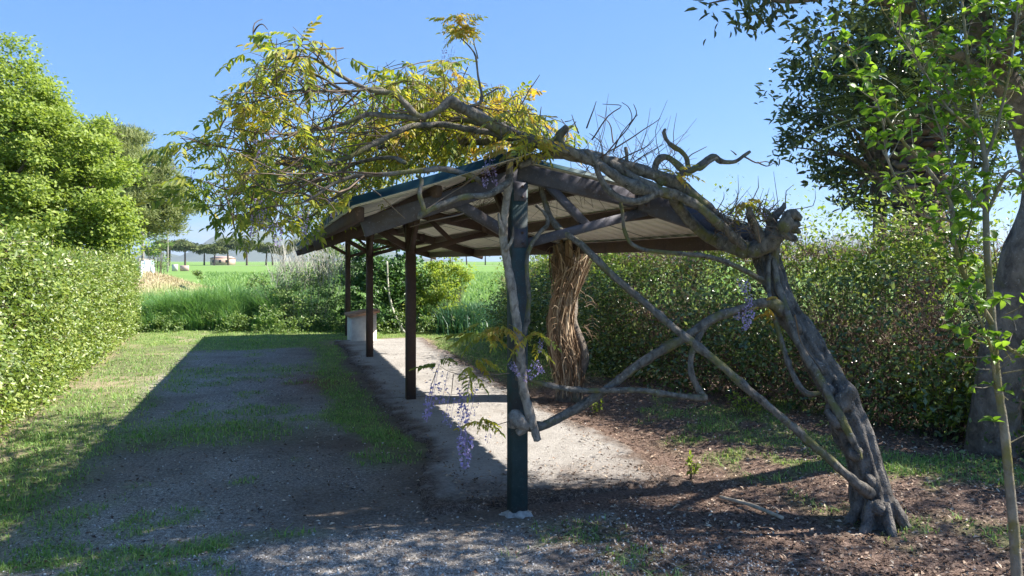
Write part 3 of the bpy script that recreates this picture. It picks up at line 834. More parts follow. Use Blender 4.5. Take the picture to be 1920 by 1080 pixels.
def hf_r(t): return 1.74 - 0.05 * sst(np.array(t), 0.3, 0.55) - 0.4 * sst(np.array(t), 0.6, 0.95)
hedge(rh, RP, 0.75, -1, lambda t: float(hf_r(t)) + 0.07 * math.sin(t * 37) + 0.05 * math.sin(t * 71), 0.20, 140000, 0.056, 'leaf_right', bare_r, 30000, 5, 'leaf_top', 0.55, 'hedge_twig', 0.46)

# loose bright shoots at the foot and on top of the right hedge
def sprig_plant(root, base, n, h, spread, L, mat, wd=0.45, stem=0.004, leaves=9, part='foliage'):
    mb, tb = MB(), MB()
    base = np.asarray(base, float)
    az = rng.uniform(0, 2 * math.pi, n); rr = spread * np.sqrt(rng.uniform(0, 1, n))
    p0 = base + np.stack([np.cos(az) * rr * 0.35, np.sin(az) * rr * 0.35, 0 * az], 1)
    hh = h * rng.uniform(0.5, 1.0, n)
    p1 = base + np.stack([np.cos(az) * rr, np.sin(az) * rr, hh], 1)
    ribbons(tb, p0, p1, stem)
    f = rng.uniform(0.25, 1.0, (n, leaves))
    pos = (p0[:, None] * (1 - f[..., None]) + p1[:, None] * f[..., None]).reshape(-1, 3)
    d = unit(rdir(len(pos)) + np.array([0, 0, 0.5])); nm = unit(rdir(len(pos)) * 0.7 + np.array([0, 0, 1]))
    Ls = L * rng.uniform(0.6, 1.2, len(pos))
    leaf_cloud(mb, pos, d, nm, Ls, Ls * wd, 0.15, True)
    tb.build('stems', M['twig'], root, False, 'stuff')
    mb.build(part, M[mat], root, False, 'stuff')
for (px, py, h, sp, n, lab) in ((1775, 838, 0.75, 0.42, 80, 'pale leafy young shrub at the hedge foot beside the big tree trunk'),
                                (1118, 775, 0.22, 0.10, 9, 'small green weed on the litter right of the straw-wrapped column'),
                                (1296, 900, 0.2, 0.06, 6, 'lone seedling on bare soil left of the fallen stick'),
                                (1405, 800, 0.25, 0.25, 20, 'low weed clump under the diagonal vine branch')):
    g = G(px, py); g[2] = gz(g[0], g[1])
    sprig_plant(thing('young_plant', lab, 'plant', tuple(g)), g, n, h, sp, 0.075 if h > 0.4 else 0.045, 'leaf_bright')

# ------------------------------------------------------------------ trees
def lobes_leaves(lobes, clump_per, clump_r, leaf_per, L, wd, up=0.5, shell=0.55, flat=1.0, droop=0.0):
    """leaf positions for a crown made of uneven lobes; lobes: (centre, radius)"""
    pos, outd = [], []
    for (c, r) in lobes:
        m = max(3, int(clump_per * r * r))
        dd = rdir(m); rad = r * (shell + (1 - shell) * rng.uniform(0, 1, m) ** 0.6) * rng.uniform(0.85, 1.15, m)
        cc = np.asarray(c) + dd * rad[:, None] * np.array([1, 1, flat])
        k = max(1, leaf_per)
        pp = cc[:, None] + np.clip(rng.normal(size=(m, k, 3)), -1.7, 1.7) * clump_r * np.array([1, 1, 0.6]) * rng.uniform(0.6, 1.3, (m, 1, 1))
        pos.append(pp.reshape(-1, 3)); outd.append(np.repeat(dd, k, 0))
    pos, outd = np.concatenate(pos), np.concatenate(outd)
    n = len(pos)
    nm = unit(outd * 0.35 + rdir(n) * 0.8 + np.array([0, 0, up]) + SUNV * 0.55)
    d = unit(np.cross(nm, rdir(n)) + outd * 0.35 - np.array([0, 0, droop]))
    Ls = L * rng.uniform(0.6, 1.3, n)
    return pos, d, nm, Ls, Ls * wd

def limbs(mb, base, tops, r0, seed=0, n=9, rough=0.1):
    for q, t in enumerate(tops):
        t = np.asarray(t, float); b = np.asarray(base, float)
        mid = b * 0.5 + t * 0.5 + rng.normal(size=3) * 0.12 * np.linalg.norm(t - b) * np.array([1, 1, 0.4]) + np.array([0, 0, 0.1 * np.linalg.norm(t - b)])
        tube(mb, [b, mid, t], [r0, r0 * 0.6, r0 * 0.15], n, 0.25, rough, seed=seed + q)

# big light green tree behind the left hedge
YT = 21.0
lt = thing('broadleaf_tree', 'light green broadleaf tree with a rounded crown behind the left hedge', 'tree', (-15.2, YT, 0))
lob = []
for (px, py, r, dy) in ((-10, 160, 60, 0), (30, 200, 70, -0.5), (75, 195, 45, 0), (110, 185, 26, 0.3), (15, 115, 40, 0), (60, 290, 95, -1), (140, 290, 75, 0), (175, 350, 62, -0.6), (190, 420, 52, -0.5),
                        (110, 400, 95, -1.2), (20, 380, 110, -1.2), (60, 480, 90, -0.8), (170, 470, 62, -0.3), (-90, 250, 150, 0), (-110, 420, 150, -0.5), (-230, 330, 170, 0.4), (60, 350, 150, 1.2), (205, 335, 44, 0.2), (215, 420, 46, 0.0), (222, 462, 36, 0.0), (-60, 330, 190, 1.5)):
    lob.append((P(px, py, YT + dy), r / FOC * YT))
tb = MB(); tube(tb, [(-15.2, YT, -0.1), (-15.1, YT, 1.2), (-15.0, YT, 2.6)], [0.3, 0.24, 0.2], 12, 0.2, 0.1, ridges=6)
tb.build('trunk', M['bark_tree'], lt, True)
tb = MB(); limbs(tb, (-15.0, YT, 2.4), [l[0] for l in lob], 0.13); tb.build('limbs', M['bark_tree'], lt, True)
mb = MB(); leaf_cloud(mb, *lobes_leaves(lob, 21, 0.23, 150, 0.12, 0.6, 0.6, 0.78)); mb.build('crown', M['leaf_oak'], lt, False, 'stuff')

# umbrella pine behind it
YP = 36.0
pn = thing('umbrella_pine', 'tall umbrella pine with a spreading olive crown behind the light green tree', 'tree', (-20.6, YP, 0))
lob = []
for (px, py, r, dy) in ((205, 268, 46, 0.5), (228, 280, 50, 0.3), (190, 295, 62, 1), (225, 290, 52, 0), (258, 308, 46, 0), (285, 335, 42, 0), (250, 345, 60, -1), (305, 366, 42, 0), (330, 380, 30, 0), (345, 392, 18, 0), (290, 398, 44, -0.8), (240, 395, 56, -0.8), (322, 408, 24, -0.3), (200, 360, 75, 0), (150, 300, 65, 1.2), (180, 272, 45, 1.4)):
    lob.append((P(px, py, YP + dy), r / FOC * YP))
tb = MB(); tube(tb, [(-20.6, YP, -0.1), P(205, 470, YP), P(222, 440, YP), P(250, 420, YP)], [0.34, 0.28, 0.24, 0.18], 10, 0.3, 0.1)
tb.build('trunk', M['bark_pine'], pn, True)
tb = MB()
limbs(tb, P(222, 440, YP), [l[0] for l in lob], 0.13)
tb.build('limbs', M['bark_pine'], pn, True)
pos, d, nm, Ls, Wd = lobes_leaves(lob, 20, 0.24, 150, 0.26, 0.15, 0.3, 0.75, 0.9)
d = unit(d + np.array([0, 0, 0.7]))
mb = MB(); leaf_cloud(mb, pos, d, nm, Ls, Wd, 0.0); mb.build('crown', M['needle'], pn, False, 'stuff')

# far row of pines beyond the field: three crowns, copied
protos = []
for v in range(3):
    lob = [((rng.uniform(-4.6, 4.6), rng.uniform(-3, 3), 7.7 + rng.uniform(-0.9, 1.0)), rng.uniform(1.5, 2.3)) for _ in range(14)]
    pos, d, nm, Ls, Wd = lobes_leaves(lob, 9, 0.5, 14, 0.75, 0.5, 0.6, 0.5, 0.55)
    cr = MB(); leaf_cloud(cr, pos, d, nm, Ls, Wd)
    tr = MB(); lean = rng.uniform(-0.8, 0.8)
    tube(tr, [(0, 0, -0.2), (lean * 0.4, 0, 3), (lean, 0, 6.2)], [0.42, 0.34, 0.26], 7, 0.8, 0.05)
    for q in range(6):
        a = q * 1.05 + v
        tube(tr, [(lean, 0, 5.6), (lean + 1.2 * math.cos(a), 1.2 * math.sin(a), 7.0), (lean + 2.6 * math.cos(a), 2.2 * math.sin(a), 8.0)], [0.2, 0.15, 0.06], 5, 0.8)
    protos.append((cr.mesh('crown', M['needle_far']), tr.mesh('trunk', M['bark_pine'])))
pxs = [288, 326, 347, 374, 402, 437, 462, 490, 512, 540, 566, 598, 626, 702, 744, 800, 846, 884, 908, 936, 978, 1030, 1090, 1150, 1196, 1240, 1282, 1330, 1390, 1450, 1510, 1580]
for q, px in enumerate(pxs):
    Y = 306 + 14 * math.sin(q * 2.7) + (40 if q > 16 else 0)
    p = P(px + 9 * math.sin(q * 4.7), HZ, Y)
    t = thing('umbrella_pine', 'distant umbrella pine in the row beyond the green field', 'tree', (p[0], Y, 0), 'row of pines beyond the field')
    cm, tm = protos[q % 3]
    sc_ = 0.78 + 0.42 * ((q * 7) % 9) / 9
    t.scale = (sc_ * (1 if q % 2 else -1), sc_, sc_); t.rotation_euler = (0, 0, q * 0.9)
    link('crown', cm, t, kind=None); link('trunk', tm, t)

# small hazy trees and growth near the fence and beyond the mound
def bush(root, lobes, mat, clump_per, clump_r, leaf_per, L, wd=0.55, stems=0, stem_mat='twig', up=0.4, shell=0.4, stem_w=0.006, name='foliage'):
    mb = MB(); leaf_cloud(mb, *lobes_leaves(lobes, clump_per, clump_r, leaf_per, L, wd, up, shell)); mb.build(name, M[mat], root, False, 'stuff')
    if stems:
        tb = MB()
        b0 = np.mean([np.asarray(l[0]) for l in lobes], 0); b0[2] = 0
        for (c, r) in lobes:
            m = stems
            e = np.asarray(c) + rdir(m) * r * 0.95
            a = np.stack([b0[0] * 0.6 + e[:, 0] * 0.4, b0[1] * 0.6 + e[:, 1] * 0.4, np.full(m, 0.0)], 1)
            mid = a * 0.45 + e * 0.55 + rng.normal(size=(m, 3)) * 0.08
            ribbons(tb, a, mid, stem_w); ribbons(tb, mid, e, stem_w * 0.6)
        tb.build('stems', M[stem_mat], root, False, 'stuff')
def pl(specs): return [(P(px, py, Y), r / FOC * Y) for (px, py, r, Y) in specs]

t = thing('slender_tree', 'small thinly leaved tree behind the end of the left hedge', 'tree', tuple(P(282, HZ, 46)[:2]) + (0,))
bush(t, pl([(290, 462, 16, 46), (310, 455, 12, 46), (275, 470, 14, 46), (298, 478, 10, 46)]), 'leaf_shrub', 14, 0.2, 60, 0.14, stems=8, stem_w=0.02)
t = thing('round_shrub', 'dark green rounded shrub at the foot of the far white wall', 'shrub', tuple(P(300, HZ, 50)[:2]) + (0,))
bush(t, pl([(300, 492, 12, 50), (292, 500, 10, 50)]), 'leaf_shrub', 14, 0.2, 80, 0.12)
t = thing('round_shrub', 'tiny dark shrub at the right edge of the straw mound', 'shrub', tuple(P(364, HZ, 34)[:2]) + (0,))
bush(t, pl([(364, 514, 9, 34), (372, 520, 8, 34)]), 'leaf_shrub', 20, 0.1, 80, 0.1)

# utility poles
for (px, Y, ht, lab) in ((267, 48, 2.4 + 1.4, 'weathered wooden pole behind the end of the left hedge'), (314, 120, 6.4, 'thin grey utility pole standing beside the far white wall')):
    p = P(px, HZ, Y)
    t = thing('utility_pole', lab, 'pole', (p[0], Y, 0))
    r = 0.10 if Y < 60 else 0.15
    o = MB(); tube(o, [(p[0], Y, -0.1), (p[0] + 0.03, Y, ht * 0.5), (p[0], Y, ht)], [r, r * 0.9, r * 0.75], 8, 0.5, 0.04); o.build('shaft', M['pole'], t, True)
    o = MB(); beam(o, (p[0] - 0.5, Y - r, ht - 0.35), (p[0] + 0.5, Y - r, ht - 0.35), 0.08, 0.08); o.build('crossarm', M['pole'], t)
# corrugated fence by the field
fe = thing('corrugated_fence', 'pale blue corrugated sheet fence beyond the end of the left hedge', 'fence', (-17.2, 34, 0))
f0, f1 = np.array([-16.4, 33.0, 0]), np.array([-29.2, 61.0, 0])
for q in range(14):
    a, b = f0 + (f1 - f0) * q / 14, f0 + (f1 - f0) * (q + 0.97) / 14
    mb = MB(); nn_ = 17
    nrm_ = unit(np.array([(f1 - f0)[1], -(f1 - f0)[0], 0]))
    fr = np.linspace(0, 1, nn_)[:, None]
    base = a + (b - a) * fr + nrm_ * (0.045 * (np.arange(nn_) % 2))[:, None]
    Vb = np.concatenate([base, base + [0, 0, 1.66 + 0.03 * (q % 3)]])
    Vb = np.concatenate([Vb, Vb - nrm_ * 0.01])
    qq = [(i, i + 1, nn_ + i + 1, nn_ + i) for i in range(nn_ - 1)]
    qq += [(2 * nn_ + i + 1, 2 * nn_ + i, 3 * nn_ + i, 3 * nn_ + i + 1) for i in range(nn_ - 1)] + [(nn_ + i, nn_ + i + 1, 3 * nn_ + i + 1, 3 * nn_ + i) for i in range(nn_ - 1)]
    mb.add(Vb, None, qq); mb.build('panel', M['fence'], fe)
    mb = MB(); beam(mb, a - nrm_ * 0.06, a - nrm_ * 0.06 + [0, 0, 1.8], 0.06, 0.06, up=(1, 0, 0)); mb.build('post', M['pole'], fe)
# far buildings between the pines
def house(px, Y, w, d, h, mat, lab, rh_=1.0, wins=3):
    p = P(px, HZ, Y)
    t = thing('farm_house', lab, 'house', (p[0], Y, 0))
    o = MB(); box(o, (p[0], Y, h / 2 - 0.1), w, d, h + 0.2); o.build('wall', M[mat], t)
    o = MB(); e = 0.4
    o.add([(p[0] - w / 2 - e, Y - d / 2 - e, h + 0.003), (p[0] + w / 2 + e, Y - d / 2 - e, h + 0.003), (p[0] + w / 2 + e, Y + d / 2 + e, h + 0.003), (p[0] - w / 2 - e, Y + d / 2 + e, h + 0.003), (p[0] - w / 2 + 0.8, Y, h + rh_), (p[0] + w / 2 - 0.8, Y, h + rh_)],
          [(0, 4, 3), (1, 2, 5)], [(0, 1, 5, 4), (2, 3, 4, 5), (0, 3, 2, 1)]); o.build('roof', M['roof_tile'], t)
    for q in range(wins):
        o = MB(); box(o, (p[0] - w / 2 + (q + 0.5) * w / wins, Y - d / 2 - 0.03, h * 0.55), 1.0, 0.1, 1.3); o.build('window', M['opening'], t)
house(418, 345, 9, 7, 3.0, 'pink_wall', 'pinkish low farmhouse seen between the far pine trunks')
house(1205, 380, 12, 8, 3.6, 'pale_wall', 'pale farmhouse glimpsed over the hedge under the carport roof')
wl = thing('boundary_wall', 'short white wall at the far left edge of the field', 'wall', tuple(P(331, HZ, 125)[:2]) + (0,))
o = MB(); box(o, P(328, HZ, 125) * [1, 1, 0] + [0, 0, 0.55], 0.9, 0.25, 1.2); o.build('wall_face', M['pale_wall'], wl)
o = MB(); box(o, P(346, HZ, 126) * [1, 1, 0] + [0, 0, 0.45], 1.4, 0.25, 1.0); o.build('wall_face', M['pink_wall'], wl)

# shrubs at the back of the plot
t = thing('twiggy_shrub', 'grey-green twiggy shrub with pale bare shoots left of the carport posts', 'shrub', (-5.3, 18.6, 0))
sp = pl([(560, 560, 60, 18.6), (520, 585, 40, 18.2), (610, 545, 62, 18.6), (575, 520, 48, 18.8), (630, 590, 52, 18.4), (500, 540, 36, 18.9), (560, 600, 50, 18.2), (640, 500, 40, 19), (610, 490, 32, 19)])
bush(t, sp, 'leaf_shrub', 46, 0.12, 60, 0.07, 0.5, stems=40, stem_mat='pale_twig', stem_w=0.004, shell=0.5)
tb = MB(); n = 520
a = np.stack([rng.uniform(-5.9, -3.9, n), rng.uniform(18.2, 19.2, n), rng.uniform(0.9, 1.5, n)], 1)
e = a + np.stack([rng.normal(size=n) * 0.18, rng.normal(size=n) * 0.18, rng.uniform(0.3, 0.95, n)], 1)
ribbons(tb, a, e, 0.005); tb.build('bare_shoots', M['pale_twig'], t, False, 'stuff')
t = thing('leafy_shrub', 'dark leafy shrub behind the white plastered box', 'shrub', (-3.2, 18.2, 0))
bush(t, pl([(705, 492, 40, 18.4), (748, 500, 42, 18.4), (690, 560, 62, 18.2), (730, 520, 52, 18.4), (735, 580, 58, 18.0), (680, 500, 42, 18.6), (760, 600, 40, 17.8), (765, 545, 48, 18.4), (705, 610, 40, 17.6)]), 'leaf_deep', 44, 0.13, 70, 0.10, 0.6)
tb = MB()
tube(tb, [G(752, 628) * [1, 1, 0] + [0, 0.5, 0], P(738, 585, 17.6), P(728, 540, 17.6), P(726, 490, 17.6)], [0.035, 0.03, 0.025, 0.018], 7, 0.1, 0.1); tb.build('stem', M['pale_twig'], t, True)
t = thing('bright_shrub', 'bright yellow-green feathery shrub seen under the carport roof', 'shrub', (-1.75, 18.4, 0))
bush(t, pl([(825, 540, 48, 18.4), (845, 505, 34, 18.4), (805, 580, 44, 18.2), (838, 590, 34, 18.1), (790, 530, 36, 18.6), (860, 520, 22, 18.5), (800, 610, 32, 18.0), (845, 615, 22, 18)]), 'leaf_bright', 60, 0.11, 80, 0.075, 0.6, stems=40, stem_w=0.005)
t = thing('reed_clump', 'blue-green clump of reedy weeds right of the bright shrub', 'weeds', (-1.1, 18.6, 0))
mb = MB(); n = 2600
pp = np.stack([rng.normal(-1.15, 0.36, n), rng.normal(17.9, 0.4, n), np.zeros(n)], 1)
blades(mb, pp, rng.uniform(0.3, 0.8, n), 0.022, 0.35); mb.build('blades', M['leaf_blue'], t, False, 'stuff')
t = thing('hedge_shrub', 'light green open shrub rising above the far end of the right hedge', 'shrub', (1.9, 14.5, 0))
bush(t, pl([(1130, 478, 38, 14.5), (1180, 478, 34, 14.5), (1215, 485, 24, 14.2), (1090, 480, 30, 15), (1140, 510, 40, 14.6), (1010, 490, 34, 16.5), (950, 500, 28, 17)]), 'leaf_shrub', 24, 0.12, 40, 0.07, 0.5, stems=24)
t = thing('hedge_shrub', 'fresh green bush rising above the hedge just right of the wisteria head', 'shrub', (3.9, 8.7, 0))
bush(t, pl([(1530, 500, 44, 8.8), (1560, 495, 32, 9.0), (1600, 500, 28, 9.0), (1500, 508, 32, 8.8), (1740, 485, 40, 8.0), (1700, 490, 34, 8.2), (1800, 505, 30, 7.8), (1870, 515, 30, 7.4)]), 'leaf_top', 50, 0.08, 34, 0.05, 0.5, stems=40)

# tall grass, crop, lawn
def rand_in(n, x0, x1, y0, y1): return np.stack([rng.uniform(x0, x1, n), rng.uniform(y0, y1, n), np.zeros(n)], 1)
mb = MB()
n = 30000
p = rand_in(n, -10.2, -5.6, 17.6, 21.0)
kp = fbm(p[:, 0] * 1.1, p[:, 1] * 1.1, 61) + 0.25 * (p[:, 0] < -6.6) > 0.5
p = p[kp]; p[:, 2] = gz(p[:, 0], p[:, 1])
hh = (0.1 + 1.25 * fbm(p[:, 0] * 1.1, p[:, 1] * 1.1, 15)) * rng.uniform(0.7, 1.2, len(p)) * (0.55 + 0.45 * sst(p[:, 1], 17.6, 18.6))
blades(mb, p, hh, 0.02, 0.35)
n = 9000
p = rand_in(n, -9.5, 3.0, 17.0, 18.6); p = p[(p[:, 0] < -1.0 + 0.5 * rng.normal(size=n)) & (p[:, 1] > 17.2 + 1.2 * fbm(p[:, 0], p[:, 1] * 0, 5))]
blades(mb, p, rng.uniform(0.08, 0.34, len(p)) * (0.4 + fbm(p[:, 0] * 1.5, p[:, 1] * 1.5, 3)), 0.014, 0.45)
mb.build('tall_grass', M['tall_grass'], None, False, 'stuff')
mb = MB(); lob = []
for q in range(90):
    x = rng.uniform(-9.8, -0.6); r_ = rng.uniform(0.1, 0.32)
    lob.append(((x, rng.uniform(17.1, 18.0) if x > -6 else rng.uniform(17.3, 18.6), r_ * 0.6), r_))
leaf_cloud(mb, *lobes_leaves(lob, 160, 0.06, 22, 0.06, 0.5, 0.5, 0.5)); mb.build('weeds', M['leaf_shrub'], None, False, 'stuff')
mb = MB()
n = 70000
Y = 20.5 * (95 / 20.5) ** rng.uniform(0, 1, n)
p = np.stack([rng.uniform(-0.52, 0.3, n) * Y, Y, 0 * Y], 1)
wx = (p[:, 0] > -0.9 * (Y - 20) * 0.6 - 8.5) & ~((np.abs(p[:, 0] + 17) < 3.6) & (np.abs(Y - 34) < 7)) & (p[:, 0] > -0.40 * Y - 1)
p = p[wx]; Y = p[:, 1]; p[:, 2] = gz(p[:, 0], Y)
blades(mb, p, rng.uniform(0.25, 0.55, len(p)), 0.012 + 0.0011 * Y, 0.3)
mb.build('crop', M['crop'], None, False, 'stuff')
mb = MB(); n = 5000
p = np.stack([rng.normal(-17.0, 1.7, n), rng.normal(33.5, 2.6, n), np.zeros(n)], 1); p[:, 2] = gz(p[:, 0], p[:, 1])
blades(mb, p, rng.uniform(0.08, 0.26, n), 0.02, 0.9)
mb.build('straw_stubble', M['dry_grass'], None, False, 'stuff')

mb = MB(); n = 520000
Y = 3.2 * (18.5 / 3.2) ** rng.uniform(0, 1, n)
p = np.stack([rng.uniform(-0.95, 0.75, n) * Y, Y, 0 * Y], 1)
mkk = masks(p[:, 0], p[:, 1])
w_, s_ = ws(p[:, 0], p[:, 1])
on_slab = band(w_, -0.35, 1.4, 0.05) * band(s_, 0.1, 11, 0.1)
dens = np.clip(mkk['grass'] * (0.2 + 1.6 * fbm(p[:, 0] * 5, p[:, 1] * 5, 31)) - 0.12, 0, 1) * (1 - 0.97 * on_slab)
kp = rng.uniform(size=n) < dens * 0.62
p = p[kp]; gmk = mkk['grass'][kp]; p[:, 2] = gz(p[:, 0], p[:, 1]) - 0.004
blades(mb, p, (0.016 + 0.04 * fbm(p[:, 0] * 2, p[:, 1] * 2, 77)) * rng.uniform(0.5, 1.5, len(p)), 0.0065 + 0.0003 * p[:, 1], 0.75)
mb.build('grass', M['grass'], None, False, 'stuff')
print('lawn blades', len(p))

mb = MB(); n = 110000
Y = 3.3 * (12 / 3.3) ** rng.uniform(0, 1, n)
p = np.stack([rng.uniform(-0.8, 0.75, n) * Y, Y, 0 * Y], 1)
mkk = masks(p[:, 0], p[:, 1]); w_, s_ = ws(p[:, 0], p[:, 1])
on_slab = band(w_, -0.35, 1.4, 0.05) * band(s_, 0.1, 11, 0.1)
kp = rng.uniform(size=n) < np.maximum(np.clip(mkk['gravel'], 0, 1) ** 1.6 * (1 - mkk['grass']) * (0.20 + 0.5 * (s_ < 0)), 0.03) * (1 - on_slab * 0.9)
p = p[kp]; p[:, 2] = gz(p[:, 0], p[:, 1]); m = len(p)
r = rng.uniform(0.003, 0.009, m) * (1 + 0.9 * (rng.uniform(size=m) > 0.96)) * (1 + 0.5 * (rng.uniform(size=m) > 0.7))
ax_ = rdir(m); bx_ = unit(np.cross(ax_, rdir(m))); cx_ = np.cross(ax_, bx_)
Vp = np.stack([p + ax_ * r[:, None], p - ax_ * r[:, None], p + bx_ * r[:, None] * 0.8, p - bx_ * r[:, None] * 0.8, p + cx_ * r[:, None] * 0.6, p - cx_ * r[:, None] * 0.6], 1)
kq = np.arange(m)[:, None] * 6
mb.add(Vp.reshape(-1, 3), np.concatenate([kq + f for f in ([0, 2, 4], [2, 1, 4], [1, 3, 4], [3, 0, 4], [2, 0, 5], [1, 2, 5], [3, 1, 5], [0, 3, 5])]))
mb.build('gravel', M['pebble'], None, False, 'stuff')

mb = MB(); n = 190000
Y = 3.2 * (13 / 3.2) ** rng.uniform(0, 1, n)
p = np.stack([rng.uniform(-0.8, 0.8, n) * Y, Y, 0 * Y], 1)
mkk = masks(p[:, 0], p[:, 1]); w_, s_ = ws(p[:, 0], p[:, 1])
on_slab = band(w_, -0.3, 1.3, 0.1) * band(s_, 0.1, 11, 0.1)
edge_l = on_slab * (sst(w_, 0.9, 1.5) * 0.35 + 0.02 + 0.25 * (1 - sst(s_, 0, 1.3)) + 0.15 * (1 - sst(w_, -0.3, 0.1)))
kp = rng.uniform(size=n) < np.maximum(mkk['litter'] * 0.42 * (1 - on_slab), np.maximum(edge_l, 0.05 * (1 - on_slab)))
p = p[kp]; w_, s_ = w_[kp], s_[kp]
p[:, 2] = np.maximum(gz(p[:, 0], p[:, 1]) + 0.004, 0.042 * (on_slab[kp] > 0.5)); m = len(p)
nm = unit(rdir(m) * 0.55 + np.array([0, 0, 1])); d = unit(np.cross(nm, rdir(m)))
L = rng.uniform(0.012, 0.042, m)
leaf_cloud(mb, p, d, nm, L, L * rng.uniform(0.25, 0.6, m), 0.3)
mb.build('leaf_litter', M['litter'], None, False, 'stuff')

# ------------------------------------------------------------------ wisteria
wis = thing('wisteria', 'old wisteria with a leaning gnarled trunk climbing over the carport roof', 'vine', tuple(G(1640, 985)))
wo = world_origin(wis)
def V3(*q): return [P(*x) for x in q]
tb = MB()
base = G(1645, 990)
tpts = [base + [0, 0, -0.12], base + [0, 0, 0.02]] + V3((1628, 920, 4.66), (1606, 830, 4.72), (1575, 750, 4.82), (1528, 660, 4.95), (1478, 580, 5.1), (1447, 520, 5.22), (1428, 470, 5.3), (1415, 440, 5.34))
tube(tb, tpts, [0.128, 0.114, 0.105, 0.103, 0.098, 0.086, 0.079, 0.077, 0.075, 0.062], 48, 0.013, 0.22, 0.006, seed=3, ridges=9)
tube(tb, V3((1560, 770, 4.74), (1580, 752, 4.68), (1598, 728, 4.64)), [0.05, 0.06, 0.035], 10, 0.02, 0.25, seed=9)      # burr
for bq, (bx, by, bY, br) in enumerate(((1538, 690, 4.82, 0.035), (1592, 760, 4.7, 0.04), (1604, 850, 4.62, 0.05), (1632, 900, 4.58, 0.04), (1492, 610, 4.92, 0.03), (1648, 950, 4.55, 0.05), (1560, 735, 4.72, 0.03))):
    tube(tb, V3((bx - 10, by - 14, bY + 0.05), (bx, by, bY), (bx + 9, by + 16, bY + 0.05)), [br * 0.5, br, br * 0.5], 9, 0.015, 0.3, seed=bq + 31)
tube(tb, V3((1585, 800, 4.68), (1568, 792, 4.64), (1548, 770, 4.66)), [0.03, 0.045, 0.02], 8, 0.02, 0.3, seed=11)
for q in range(7):
    a = q * 0.9 + 0.3
    tube(tb, [base + [0.08 * math.cos(a), 0.08 * math.sin(a), 0.18], base + [0.16 * math.cos(a), 0.14 * math.sin(a), 0.04], base + [0.25 * math.cos(a), 0.2 * math.sin(a), -0.05]], [0.03, 0.036, 0.014], 9, 0.03, 0.3, seed=q)
tb.build('trunk', M['bark_trunk'], wis, True)
